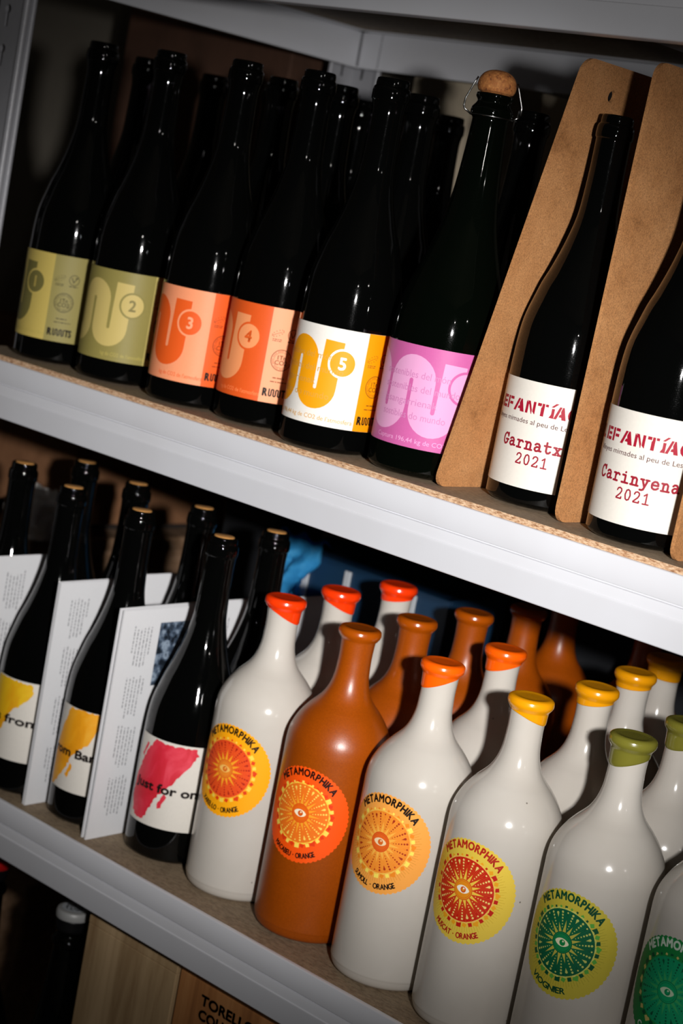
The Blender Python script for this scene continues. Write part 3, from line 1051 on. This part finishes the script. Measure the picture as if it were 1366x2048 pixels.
for x, y, kind, txt in low_front:
    t = thing('wine_bottle', txt, 'bottle', (x, y, ZB + 0.0002), 'brushstroke bottles on the lower shelf')
    wine_body(t, RL, HL, M_GLASS, neck=0.0004, cork=True)
    bm = bmesh.new()
    lathe(bm, [(HL - 0.0010, 0.0088), (HL + 0.0002, 0.0088), (HL + 0.0006, 0.0080)], 28)
    bm_obj('cork', bm, M_CORKTOP, t, True, sharp=40)
    if not kind:
        continue
    rnd = random.Random(len(txt))
    p = Print()
    if kind == 'red':
        u0, u1, z0, z1 = -20.5, 47.0, 31.0, 108.5
        brush(p, 1, M_RED, [(2, 107), (14, 105.5), (28, 106.5), (40, 106.5), (42.5, 101), (38, 93), (32, 86), (26, 76), (20, 68), (13, 60), (7, 48), (1, 35), (-7, 33), (-15, 38), (-20, 50), (-19, 66), (-13, 82), (-6, 97)], rnd, 1.0)
        brush(p, 1, M_RED, [(18, 62), (21, 60), (17, 50), (14, 48), (13, 52)], rnd, 0.6)
        brush(p, 1, M_RED, [(-9, 102), (-6, 101), (-12, 88), (-14, 90)], rnd, 0.5)
        p.text('#1c1210', 3, 'Just for one', -15.5, 62.5, 7.4, width=70, bold=0.5)
    elif kind == 'amber':
        u0, u1, z0, z1 = -20.0, 50.0, 29.5, 106.0
        brush(p, 1, M_ORA, [(-5, 105), (8, 105.5), (31, 105.5), (32, 96), (27, 90), (22, 82), (20, 76), (13, 70), (6, 62), (0, 50), (-8, 38), (-15, 30), (-20, 30), (-20, 62), (-13, 84)], rnd, 1.0)
        brush(p, 1, M_ORA, [(5, 56), (8, 54), (4, 42), (1, 44)], rnd, 0.6)
        p.text('#1c1210', 3, 'from Bandol', -24, 61.5, 7.4, width=72, bold=0.5)
    else:
        u0, u1, z0, z1 = -20.0, 52.0, 32.0, 108.0
        brush(p, 1, M_YEL, [(-16, 107), (4, 107), (26, 106), (29, 99), (24, 92), (18, 85), (12, 80), (6, 72), (2, 62), (-4, 52), (-10, 40), (-19, 36), (-19, 90)], rnd, 1.0)
        p.text('#1c1210', 3, 'ers from', -24, 66.5, 7.4, width=62, bold=0.5)
    plain_label(t, RL, u0, u1, z0, z1, M_PAPERW)
    lab = [c for c in t.children if c.name.startswith('label')][-1]
    p.build('label_print', lab, cyl_surf(lambda v: RL + 0.00016), clip=[((u0, 0, 0), (-1, 0, 0)), ((u1, 0, 0), (1, 0, 0)), ((0, z1, 0), (0, 1, 0)), ((0, z0, 0), (0, -1, 0))])
for x, y, txt in ((-0.6186, 0.1595, 'dark corked wine bottle in the second row of the lower shelf, the leftmost there'),
                  (-0.5267, 0.1463, 'dark corked wine bottle behind the yellow brushstroke bottle'),
                  (-0.4321, 0.1440, 'dark corked wine bottle behind the amber brushstroke bottle'),
                  (-0.3439, 0.1510, 'dark corked wine bottle behind the red brushstroke bottle, left of the blue cloth')):
    t = thing('wine_bottle', txt, 'bottle', (x, y, ZB + 0.0002), 'second row bottles on the lower shelf')
    wine_body(t, RL, HL, M_GLASS, neck=0.0004, cork=True)
    bm = bmesh.new()
    lathe(bm, [(HL - 0.0010, 0.0088), (HL + 0.0002, 0.0088), (HL + 0.0006, 0.0080)], 28)
    bm_obj('cork', bm, M_CORKTOP, t, True, sharp=40)

# folded leaflets between them
def leaflet(x, y, gap, label, h=0.2095, w=0.099, photo=False, yaw=0.0, seed=1, lines=True):
    """folded sheet: fold at the front edge, two panels opening backwards"""
    bm = bmesh.new()
    n = 10
    th = 0.0003
    cols = []
    for sgn in (1, -1):
        for i in range(n + 1):
            f_ = i / n
            xx = sgn * (0.0006 + gap * (f_ ** 0.8))
            cols.append((sgn, i, xx, f_ * w))
    path = [c for c in cols if c[0] == -1][::-1] + [c for c in cols if c[0] == 1][0:]
    rows = []
    for c in path:
        rows.append([bm.verts.new((c[2] + (th if c[0] > 0 else -th), c[3], z)) for z in (0, h)] + [bm.verts.new((c[2], c[3] + (0 if c[1] else th), z)) for z in (0, h)])
    for a, b in zip(rows, rows[1:]):
        bm.faces.new((a[0], b[0], b[1], a[1]))
        bm.faces.new((a[3], b[3], b[2], a[2]))
        bm.faces.new((a[1], b[1], b[3], a[3]))
        bm.faces.new((a[2], b[2], b[0], a[0]))
    bm.faces.new((rows[0][0], rows[0][1], rows[0][3], rows[0][2]))
    bm.faces.new((rows[-1][0], rows[-1][2], rows[-1][3], rows[-1][1]))
    bmesh.ops.recalc_face_normals(bm, faces=bm.faces[:])
    o = bm_obj('folded_leaflet', bm, M_LEAF, None, True, (x, y, ZB + 0.0003), sharp=50)
    o.rotation_euler = (0, 0, yaw)
    tag(o, label, 'leaflet', 'folded leaflets between the bottles')
    if not lines:
        return o
    p = Print()
    rnd = random.Random(seed)
    for blk in range(4):
        zb0 = 18 + blk * 46
        for ln in range(6):
            uu = 16 + ln * 4.1
            zz = zb0 + (rnd.uniform(6, 22) if ln in (0, 5) else rnd.uniform(0, 4))
            ze = zb0 + 40 - rnd.uniform(0, 5)
            while zz < ze:
                L = rnd.uniform(1.0, 4.5)
                p.rect(M_GREYINK, 1, uu, zz, uu + 1.0, min(zz + L, ze))
                zz += L + 1.0
    if photo:
        p.rect(M_PHOTO, 1, 47, 138, 92, 196)
    def sf(u, v, q):
        return (0.0006 + gap * ((u / 1000 / w) ** 0.8) + th + q, u / 1000, v / 1000)
    p.build('leaflet_print', o, sf, step=4.0)
    return o
leaflet(-0.3755, 0.0120, 0.0016, 'white folded leaflet with printed photo, beside the red brushstroke bottle', photo=True, yaw=R(3), seed=3)
leaflet(-0.3812, 0.0130, 0.0012, 'white folded leaflet behind the one with the printed photo', yaw=R(3), seed=4, lines=False)
leaflet(-0.4626, 0.0130, 0.0010, 'white folded leaflet of small print, left of the amber brushstroke bottle', yaw=R(3), seed=5)
leaflet(-0.4659, 0.0140, 0.0004, 'blank white folded leaflet tucked behind the one beside the amber brushstroke bottle', yaw=R(3), seed=6, lines=False)
leaflet(-0.5530, 0.0100, 0.0016, 'white folded leaflet left of the yellow brushstroke bottle, at the left picture edge', yaw=R(2), seed=8)
leaflet(-0.3880, 0.1180, 0.0014, 'white folded leaflet in the second row behind the amber brushstroke bottle neck', seed=9)
leaflet(-0.4790, 0.1250, 0.0014, 'white folded leaflet in the second row behind the yellow brushstroke bottle neck', h=0.2095, seed=10, lines=False)
leaflet(-0.3860, 0.2200, 0.0014, 'blank white leaflet at the back, above the second row leaflet', h=0.2095, seed=10, lines=False)
leaflet(-0.2980, 0.1080, 0.0012, 'sliver of white leaflet between the red brushstroke bottle and the first ceramic bottle', w=0.035, seed=12, lines=False)

# ------------------------------------------------------------------ ceramic bottles
MP = [(0.0, 0.0355, 1), (0.0010, 0.0382), (0.0035, 0.0408), (0.0085, 0.0424), (0.0150, 0.0427), (0.060, 0.0427), (0.120, 0.0427), (0.1480, 0.0427), (0.1575, 0.0426), (0.1660, 0.0415), (0.1740, 0.0385),
      (0.1815, 0.0342), (0.1885, 0.0288), (0.1930, 0.0246), (0.1985, 0.0202), (0.2060, 0.0166), (0.2155, 0.0143), (0.2255, 0.0136), (0.2335, 0.0134), (0.2430, 0.0138),
      (0.2462, 0.0141), (0.2478, 0.0148), (0.2496, 0.0160), (0.2516, 0.0167), (0.2536, 0.0164), (0.2550, 0.0152), (0.2557, 0.0134), (0.2557, 0.0115), (0.2554, 0.0080), (0.2554, 0.0004)]
def mrad(z):
    pts = MP
    for a, b in zip(pts, pts[1:]):
        if a[0] <= z <= b[0] and b[0] > a[0]:
            return a[1] + (b[1] - a[1]) * (z - a[0]) / (b[0] - a[0])
    return 0.0427
CER_CACHE = {}
def ceramic_body(parent, m):
    if m.name not in CER_CACHE:
        bm = bmesh.new()
        lathe(bm, catmull(MP, 4), 80)
        o = bm_obj('bottle_body', bm, m, parent, True, sharp=60)
        CER_CACHE[m.name] = o.data
    else:
        o = bpy.data.objects.new('bottle_body', CER_CACHE[m.name])
        COL.objects.link(o)
        o.parent = parent
    return o

def wax_cap(parent, col, zmid, slope, dirdeg, wob=0.0, curve=0.0):
    """dipped wax: lower edge z = zmid - slope*cos(a - dir)"""
    m = mat('wax_' + col.lstrip('#'), col, 0.22, coat=0.3, coat_rough=0.1, setup=lambda nt, b: bump(nt, b, noise_tex(nt, coords(nt), 90, 2), 0.06, 0.0006))
    seg = 64
    def low(a):
        d = a - R(dirdeg)
        return zmid - slope * math.cos(d) - curve * math.cos(2 * d)
    top = [q for q in catmull(MP, 5) if q[0] >= 0.2470 and (q[0] > 0.2530 or q[1] < 0.0170)]
    bm = bmesh.new()
    rings = []
    zt = 0.2470
    n = 10
    for i in range(n + 1):
        ring = []
        for k in range(seg):
            a = 2 * PI * k / seg
            zl = low(a)
            z = zl + (zt - zl) * i / n
            ring.append(bm.verts.new(((mrad(z) + (0.0007 if i else 0.0001)) * math.cos(a), (mrad(z) + (0.0007 if i else 0.0001)) * math.sin(a), z)))
        rings.append(ring)
    for z, r in top:
        rings.append([bm.verts.new(((r + 0.0009) * math.cos(2*PI*k/seg), (r + 0.0009) * math.sin(2*PI*k/seg), z + (0.0009 if z > 0.2535 else 0))) for k in range(seg)])
    for a, b in zip(rings, rings[1:]):
        for k in range(seg):
            bm.faces.new((a[k], a[(k + 1) % seg], b[(k + 1) % seg], b[k]))
    bm.faces.new(rings[-1])
    return bm_obj('wax_cap', bm, m, parent, True, sharp=70)

def sun_label(parent, uc, vc, sch, word, rot=0.0):
    (base, txt, disc, disc2, rays, dots, sq1, sq2, ringc, cen, cen2, eye, iris, line) = sch
    t = 0.00014
    f_r = lambda v: mrad(v / 1000) + 0.0
    # scalloped paper
    lab = bpy.data.objects.new('label', None)
    p = Print()
    lx, ly, Rr = uc + 1.0, vc - 1.2, 39.4
    nsc = 62
    out = []
    for k in range(nsc):
        for j in range(5):
            a = 2 * PI * (k + j / 5) / nsc
            rr = Rr - 0.9 + 1.0 * math.sin(PI * j / 5)
            out.append((lx + rr * math.cos(a), ly + rr * math.sin(a)))
    p.poly(base, 1, out)
    bpy.data.objects.remove(lab)
    lab = p.build('label', parent, cyl_surf(f_r), step=3.0, lift=0.00008)
    p = Print()
    # fine rays outside the disc
    for k in range(96):
        a = 2 * PI * k / 96
        r0, r1 = 27.5, 31.5 + (k % 2) * 1.6
        if line and not (38 < math.degrees(a) < 142):
            p.stroke(line, 2, [(uc + r0 * math.cos(a), vc + r0 * math.sin(a)), (uc + r1 * math.cos(a), vc + r1 * math.sin(a))], 0.22, False)
    # outer crown of squares and triangles
    for k in range(36):
        a = 2 * PI * (k + 0.5) / 36
        up = 45 < math.degrees(a) < 135
        rr = 25.6 if up else 26.4
        sz = (1.0 if up else 1.85) * (1.2 if k % 3 == 0 else 0.9)
        c = sq1 if k % 2 else sq2
        b = a + (PI / 4 if k % 2 else 0.25)
        p.poly(c, 3 + (k % 2), [(uc + rr * math.cos(a) + sz * 1.25 * math.cos(b + q * PI / 2), vc + rr * math.sin(a) + sz * 1.25 * math.sin(b + q * PI / 2)) for q in range(4)])
    wave = []
    for k in range(144):
        a = 2 * PI * k / 144
        rr = 24.9 + 0.45 * math.sin(24 * a)
        wave.append((uc + rr * math.cos(a), vc + rr * math.sin(a)))
    p.poly(ringc, 5, wave)
    p.disc(disc, 6, uc, vc, 24.0, 72)
    # fine engraved rays inside, denser at the centre
    for k in range(96):
        a = 2 * PI * k / 96
        p.stroke(disc2, 7, [(uc + 7 * math.cos(a), vc + 7 * math.sin(a)), (uc + (19.5 + 2.5 * (k % 3)) * math.cos(a), vc + (19.5 + 2.5 * (k % 3)) * math.sin(a))], 0.26, False)
    # dotted lines and drops
    for k in range(16):
        a = 2 * PI * (k + 0.5) / 16 + rot
        for q in range(6):
            rr = 11.2 + q * 2.15
            p.disc(dots, 8, uc + rr * math.cos(a), vc + rr * math.sin(a), 0.38 + 0.095 * q, 10)
        a2 = 2 * PI * k / 16 + rot
        if k % 2:
            rr = 21.0
            p.disc(dots, 8, uc + rr * math.cos(a2), vc + rr * math.sin(a2), 1.0, 12)
            p.poly(dots, 8, [(uc + (rr - 3.0) * math.cos(a2), vc + (rr - 3.0) * math.sin(a2)), (uc + rr * math.cos(a2) - 0.95 * math.sin(a2), vc + rr * math.sin(a2) + 0.95 * math.cos(a2)), (uc + rr * math.cos(a2) + 0.95 * math.sin(a2), vc + rr * math.sin(a2) - 0.95 * math.cos(a2))])
        else:
            p.disc(dots, 8, uc + 22.2 * math.cos(a2), vc + 22.2 * math.sin(a2), 0.65, 10)
    # sun rays
    for k in range(16):
        a = 2 * PI * k / 16 + rot
        L = 17.0 if k % 2 == 0 else 14.6
        hw = 0.2
        p.poly(rays, 9, [(uc + 7 * math.cos(a - hw), vc + 7 * math.sin(a - hw)), (uc + L * math.cos(a), vc + L * math.sin(a)), (uc + 7 * math.cos(a + hw), vc + 7 * math.sin(a + hw))])
    p.disc(cen2, 10, uc, vc, 7.9, 40)
    p.disc(cen, 11, uc, vc, 7.3, 40)
    p.ring(cen2, 12, uc, vc, 6.2, 6.5, 40)
    # eye
    ex = [(uc + 5.4 * math.cos(R(q)), vc + 0.2 + 3.0 * math.sin(R(q)) * (abs(math.sin(R(q))) ** 0.35)) for q in range(0, 360, 12)]
    p.poly(eye, 13, ex)
    p.disc(iris, 14, uc + 0.4, vc + 0.1, 2.3, 24)
    p.disc(cen, 15, uc + 0.4, vc + 0.1, 1.2, 16)
    p.disc(eye, 16, uc + 0.8, vc + 1.1, 0.7, 12)
    p.arc_text(txt, 9, 'METAMORPHIKA', uc, vc, 30.7, 140, 40, 5.8, bold=0.36)
    p.arc_text(txt, 9, word, uc, vc, 36.9, -122, -59 if len(word) > 12 else -74, 4.2, inside=True, bold=0.22)
    p.build('label_print', lab, cyl_surf(lambda v: mrad(v / 1000) + 0.00016), step=2.5, lift=0.00002)
    return lab

SCH = {
    'xarello': ('#ffab0a', '#241406', '#e8481a', '#f06a24', '#f9a626', '#b42810', '#f9d850', '#e2400f', '#f8a030', '#f08a28', '#e05a14', '#f9c060', '#d8601c', None),
    'macabeu': ('#ff570a', '#2a0c02', '#f27a1c', '#ee6414', '#f9a428', '#ffd75c', '#ffdc5a', '#e83a0a', '#ffd348', '#ee6a10', '#e04a08', '#fff2d0', '#d0500c', None),
    'sumoll': ('#f8a648', '#1c1008', '#f28a28', '#f7a83e', '#f9b448', '#a83214', '#fbe560', '#f08a1c', '#f7c050', '#e8641c', '#d84a14', '#f9dcae', '#d86a20', '#cf8a20'),
    'muscat': ('#e8c848', '#b8281a', '#c8200f', '#e05a20', '#f5cc48', '#f9d87a', '#c41e10', '#f0a41c', '#f4c45a', '#f09418', '#d8601a', '#fff6e0', '#d8581c', '#c8a428'),
    'viognier': ('#c9b93e', '#0b4a2e', '#0a5a3a', '#12784a', '#c2ba4c', '#c6cc68', '#0c5230', '#5cab40', '#d0d268', '#168a4c', '#0a5a34', '#f4efc8', '#128a40', '#9a9426'),
    'green': ('#1a8440', '#d2e4d2', '#0f9a66', '#14aa72', '#3aae66', '#0a5a3e', '#0a5234', '#cfc070', '#1c8a44', '#12aa6c', '#0c7a4c', '#d2ecc8', '#0e9058', None),
}
CER_G = 'white ceramic bottles on the lower shelf'
front = [
    (-0.2465, 0.0700, M_CER, ('#ff3d08', 0.2415, 0.0064, 40, 0), 'xarello', 5.0, 111.5, 'XAREL·LO · ORANGE', 'white ceramic bottle with red wax and yellow-orange sun label, leftmost of the front ceramic bottles'),
    (-0.1588, 0.0658, M_TERRA, None, 'macabeu', 8.9, 106.9, 'MACABEU · ORANGE', 'terracotta-coloured ceramic bottle with bright orange sun label reading Macabeu, in the front row'),
    (-0.0678, 0.0609, M_CER, ('#ff6206', 0.2405, 0.0065, 222, 0), 'sumoll', 5.7, 116.8, 'SUMOLL · ORANGE', 'white ceramic bottle with orange wax and pale orange sun label reading Sumoll'),
    (0.0189, 0.0589, M_CER, ('#eb9c08', 0.2415, 0.0048, 40, 0), 'muscat', 3.6, 112.4, 'MUSCAT · ORANGE', 'white ceramic bottle with amber wax and yellow and red sun label reading Muscat'),
    (0.1084, 0.0610, M_CER, ('#78742a', 0.2385, 0.0045, 240, 0.0008), 'viognier', 3.8, 108.1, 'VIOGNIER', 'white ceramic bottle with olive wax and yellow and green sun label reading Viognier'),
    (0.1999, 0.0610, M_CER, ('#2c7a40', 0.2355, 0.0030, 230, 0.001), 'green', -0.1, 109.2, 'CARINYENA', 'white ceramic bottle with dark green sun label, cut by the right picture edge'),
]
for x, y, m, wax, sch, uc, vc, word, txt in front:
    t = thing('ceramic_bottle', txt, 'bottle', (x, y, ZB + 0.0002), 'front row of ceramic bottles')
    ceramic_body(t, m)
    if wax:
        wax_cap(t, *wax[:4], curve=wax[4])
    else:
        wax_cap(t, '#a54b04', 0.2475, 0.0, 0)
    sun_label(t, uc, vc, SCH[sch], word)
RED, AMB, ORG, OLV = '#ff3d08', '#eb9c08', '#ff6206', '#78742a'
back = [
    (-0.2607, 0.1560, M_CER, (RED, 0.2412, 0.0052, 40), 'white ceramic bottle with red wax cut slantwise, second in the leftmost file of ceramic bottles'),
    (-0.2665, 0.2425, M_CER, (RED, 0.2425, 0.0025, 222), 'white ceramic bottle with red wax cut level, third in the leftmost file of ceramic bottles'),
    (-0.1720, 0.1550, M_TERRA, None, 'terracotta ceramic bottle directly behind the one labelled Macabeu'),
    (-0.1770, 0.2415, M_TERRA, None, 'terracotta ceramic bottle third in the Macabeu file'),
    (-0.1800, 0.3285, M_TERRA, None, 'terracotta ceramic bottle fourth in the Macabeu file, its top in shadow'),
    (-0.1950, 0.4140, M_TERRA, None, 'blurred terracotta ceramic bottle with a bright neck highlight at the very back'),
    (-0.1130, 0.4370, M_TERRA, None, 'blurred terracotta ceramic bottle at the very back, only its shoulder showing'),
    (-0.0840, 0.1646, M_CER, (ORG, 0.2405, 0.0050, 222), 'white ceramic bottle with orange wax directly behind the one labelled Sumoll'),
    (0.0156, 0.1525, M_CER, (AMB, 0.2430, 0.0025, 222), 'white ceramic bottle with amber wax directly behind the one labelled Muscat'),
    (-0.0039, 0.2385, M_CER, (AMB, 0.2430, 0.0012, 222), 'white ceramic bottle with amber wax third in the Muscat file'),
    (-0.0260, 0.3230, M_CER, (AMB, 0.2380, 0.0010, 20), 'white ceramic bottle with amber wax fourth in the Muscat file, its top in shadow'),
    (0.1010, 0.1490, M_CER, (OLV, 0.2385, 0.0045, 240), 'white ceramic bottle with olive wax behind the one labelled Viognier, at the right picture edge'),
]
for x, y, m, wax, txt in back:
    t = thing('ceramic_bottle', txt, 'bottle', (x, y, ZB + 0.0002), 'rear ceramic bottles')
    ceramic_body(t, m)
    if wax:
        wax_cap(t, *wax)
    else:
        wax_cap(t, '#a54b04', 0.2475, 0.0, 0)

# ------------------------------------------------------------------ behind the lower shelf bottles: navy crate and blue cloth
t = thing('storage_crate', 'dark navy plastic crate at the back of the lower shelf behind the red-capped bottles', 'crate', (-0.420, 0.415, ZB + 0.0002))
bm = bmesh.new()
w2, d2, hc = 0.122, 0.048, 0.226
box(bm, -w2, w2, -d2, -d2 + 0.004, 0, hc, 0.001)
box(bm, -w2, w2, d2 - 0.004, d2, 0, hc, 0.001)
box(bm, -w2, -w2 + 0.004, -d2 + 0.004, d2 - 0.004, 0, hc, 0.001)
box(bm, w2 - 0.004, w2, -d2 + 0.004, d2 - 0.004, 0, hc, 0.001)
box(bm, -w2 + 0.004, w2 - 0.004, -d2 + 0.004, d2 - 0.004, 0, 0.004)
bm_obj('crate_body', bm, M_NAVY, t)
for x in (-0.112, -0.066, -0.010, 0.078):
    bm = bmesh.new()
    box(bm, x - 0.004, x + 0.004, -d2 - 0.003, -d2, 0.01, hc - 0.006, 0.0008)
    bm_obj('rib', bm, M_LIGHTGREY, t)
t = thing('shade_block', 'black block added as shade in the back left corner of the lower shelf', 'box', (-0.588, 0.415, ZB + 0.0002))
bm = bmesh.new()  # added black block stands in for the shade that hides the rear post
box(bm, -0.040, 0.040, -0.038, 0.038, 0.0, 0.232, 0.002)
bm_obj('shade_block_body', bm, mat('shade_black', '#121316', 0.6), t)
bm = bmesh.new()
box(bm, -0.041, 0.041, -0.039, 0.039, 0.2322, 0.246, 0.002)
bm_obj('lid', bm, mat('shade_black', '#121316', 0.6), t)  # upper piece of the added shade block
bm = bmesh.new()
NX, NY = 26, 26
grid = []
for i in range(NX):
    row = []
    for j in range(NY):
        u, v = i / (NX - 1) - 0.5, j / (NY - 1)
        # hangs from the crate rim down its front, bunched to a point at the bottom
        wd = 0.070 * (1 - 0.72 * v) + 0.008
        x = u * wd + 0.012 * v
        z = -0.052 * v - 0.012 * abs(u) * (1 - v)
        y = -0.010 - 0.012 * math.sin(v * PI) + 0.009 * math.sin(u * 15 + v * 6) * (0.4 + v) + 0.004 * mnoise.noise(Vector((u * 6, v * 6, 2.0)))
        row.append(bm.verts.new((x, y, z)))
    grid.append(row)
for i in range(NX - 1):
    for j in range(NY - 1):
        bm.faces.new((grid[i][j], grid[i][j + 1], grid[i + 1][j + 1], grid[i + 1][j]))
# flap over the rim
flap = []
for i in range(NX):
    u = i / (NX - 1) - 0.5
    flap.append([bm.verts.new((u * 0.070, -0.004 + 0.022 * q / 4, 0.0105 + 0.004 * math.sin(u * 15 + q))) for q in range(5)])
for i in range(NX - 1):
    for q in range(4):
        bm.faces.new((flap[i][q], flap[i + 1][q], flap[i + 1][q + 1], flap[i][q + 1]))
    bm.faces.new((grid[i][0], grid[i + 1][0], flap[i + 1][0], flap[i][0]))
bmesh.ops.solidify(bm, geom=bm.faces[:], thickness=0.0012)
o = bm_obj('cloth', bm, M_BLUE, None, True, (-0.502, 0.365, ZB + hc + 0.0))
tag(o, 'crumpled blue cloth hanging over the front of the navy crate', 'cloth')

# ------------------------------------------------------------------ seen through the open left side: cabinet, carton
t = thing('wooden_cabinet', 'brown wooden cabinet behind the left end of the shelving, half in shadow', 'cabinet', (-1.10, 0.40, 0.0))
ctop = Z0 - 0.235
bm = bmesh.new()
box(bm, -0.28, 0.285, -0.17, 0.17, 0.0, ctop - 0.016, 0.003)
bm_obj('cabinet_body', bm, M_CABINET, t)
bm = bmesh.new()
box(bm, -0.30, 0.300, -0.19, 0.18, ctop - 0.016, ctop, 0.002)
bm_obj('cabinet_top', bm, M_CABINET, t)
t = thing('carton', 'brown cardboard carton standing on the cabinet behind the left bottles of the lower shelf', 'box', (-1.0, 0.45, ctop + 0.0002))
bm = bmesh.new()
box(bm, -0.18, 0.16, -0.11, 0.10, 0.0, 0.014, 0.001)  # inset dark block stands in for the shadow gap under the carton
bm_obj('shadow_gap', bm, mat('shadow_gap_dark', '#1c140e', 0.9), t)
bm = bmesh.new()
box(bm, -0.20, 0.195, -0.14, 0.13, 0.0142, 0.205, 0.003)
bm_obj('carton_body', bm, M_BROWN, t)
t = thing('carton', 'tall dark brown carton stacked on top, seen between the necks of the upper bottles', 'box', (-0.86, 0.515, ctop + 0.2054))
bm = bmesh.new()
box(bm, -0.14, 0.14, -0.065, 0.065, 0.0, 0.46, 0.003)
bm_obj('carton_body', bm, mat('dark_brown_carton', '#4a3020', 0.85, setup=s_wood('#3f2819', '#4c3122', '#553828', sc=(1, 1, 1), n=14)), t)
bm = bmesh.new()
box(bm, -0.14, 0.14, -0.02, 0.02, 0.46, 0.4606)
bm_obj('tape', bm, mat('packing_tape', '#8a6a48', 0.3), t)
bm = bmesh.new()
bmesh.ops.create_icosphere(bm, subdivisions=4, radius=0.032)
for v in bm.verts:
    n = v.co.normalized()
    k = 1 + 0.35 * mnoise.noise(n * 2.2) + 0.22 * abs(mnoise.noise(n * 5.0))
    v.co = n * 0.033 * k
    v.co.z = max(v.co.z, -0.022)
    v.co.y = min(v.co.y, 0.034)
o = bm_obj('crumpled_paper', bm, mat('white_tissue', '#e8e4e0', 0.7), None, True, (-0.812, 0.272, ctop + 0.0225), sharp=30)
tag(o, 'crumpled white paper lying on the cabinet behind the left bottles of the lower shelf', 'paper')
bm = bmesh.new()
box(bm, -0.62, 0.62, -0.012, 0.012, 0.0, Z0 - 0.10, 0.002)  # dark sheet added to blacken the gaps between the rear bottles
o = bm_obj('shade_panel', bm, mat('shade_panel_dark', '#24262a', 0.7, setup=s_wall('#212327', '#282a2f')), None, False, (0.04, 0.545, 0.0005))
tag(o, 'tall dark panel added as shade between the shelving and the wall, behind the ceramic bottles', 'panel')
# pale box at the back of the upper shelf
t = thing('carton', 'pale beige cardboard box at the back of the upper shelf, left of the corked bottle', 'box', (-0.445, 0.435, Z0 + 0.0002))
bm = bmesh.new()
box(bm, -0.055, 0.110, -0.032, 0.032, 0.0, 0.330, 0.002)
bm_obj('carton_body', bm, mat('beige_carton', '#a89a84', 0.8, setup=s_wall('#a39580', '#ada08a')), t)

# ------------------------------------------------------------------ bottom shelf: crates and capped bottles
def crate(name, x0, x1, y0, y1, h, m, label, planks):
    t = thing(name, label, 'crate', ((x0 + x1) / 2, (y0 + y1) / 2, ZC + 0.0002))
    w, d = (x1 - x0) / 2, (y1 - y0) / 2
    e = 0.009
    bm = bmesh.new()
    box(bm, -w + e, w - e, -d + e, d - e, 0, e)
    bm_obj('bottom_panel', bm, m, t)
    pw = 2 * w / planks
    for i in range(planks):
        bm = bmesh.new()
        box(bm, -w + i * pw + 0.0003, -w + (i + 1) * pw - 0.0003, -d, -d + e, 0, h, 0.0007)
        bm_obj('front_plank', bm, m, t)
    for nm, a in (('back_panel', (-w, w, d - e, d)), ('side_panel', (-w, -w + e, -d + e, d - e)), ('side_panel', (w - e, w, -d + e, d - e))):
        bm = bmesh.new()
        box(bm, *a, 0, h, 0.0007)
        bm_obj(nm, bm, m, t)
    bm = bmesh.new()
    box(bm, -w, w, -d, d, h + 0.0002, h + 0.008, 0.0007)
    bm_obj('lid', bm, m, t)
    return t, w, d
crate('wooden_crate', -0.3630, -0.2480, 0.022, 0.30, 0.318, M_PALEWOOD, 'pale pine wine crate under the lower shelf, left of the stamped crate', 1)
t, w, d = crate('wooden_crate', -0.2440, -0.0200, 0.022, 0.30, 0.325, M_WARMWOOD, 'warm brown pine wine crate stamped Torello, under the lower shelf', 1)
p = Print()
p.text(M_BLACKINK, 1, 'TORELLO', -83, 306, 8.5, width=62, bold=0.6)
p.text(M_BLACKINK, 1, 'COLLECCIO', -83, 293, 8.5, width=72, bold=0.6)
p.build('stamp', [c for c in t.children if c.name.startswith('front_plank')][0], lambda u, v, q: (u / 1000, -d - q, v / 1000), step=None)
for x, y, foil, txt, nm in ((-0.4080, 0.0450, M_FOIL, 'dark sparkling wine bottle with a white cap plate, left of the pale crate', 'white'),
                            (-0.5330, 0.0500, M_REDFOIL, 'dark sparkling wine bottle with a red cap, at the lower left picture edge', 'red')):
    t = thing('sparkling_wine_bottle', txt, 'bottle', (x, y, ZC + 0.0002), 'capped sparkling bottles on the bottom shelf')
    bm = bmesh.new()
    lathe(bm, catmull(CH, 4), 64)
    bm_obj('bottle_body', bm, M_GLASS, t, True, sharp=50)
    bm = bmesh.new()
    lathe(bm, catmull([(0.2890, 0.0141, 1), (0.2980, 0.0153), (0.3008, 0.0155), (0.3012, 0.0120, 1)], 3), 40)
    bm_obj('neck_foil', bm, mat('black_foil', '#101012', 0.35), t, True)
    bm = bmesh.new()
    lathe(bm, catmull([(0.3010, 0.0158, 1), (0.3045, 0.0161), (0.3075, 0.0155), (0.3090, 0.0135), (0.3094, 0.004)], 4), 40)
    bm_obj('cap_plate', bm, foil, t, True)
    if nm == 'white':
        p = Print()
        p.disc(M_LIGHTGREY, 1, 0, 0, 11.5, 32)
        for k in range(7):
            a = k * 0.9
            p.stroke('#3a3a3c', 2, [(3 * math.cos(a), 3 * math.sin(a)), (8 * math.cos(a + 0.5), 7 * math.sin(a + 0.5)), (6 * math.cos(a + 1.0), 8 * math.sin(a + 1))], 1.1)
        p.build('cap_print', [c for c in t.children if c.name.startswith('cap_plate')][0], lambda u, v, q: (u / 1000, v / 1000, 0.3095 + q), step=None)
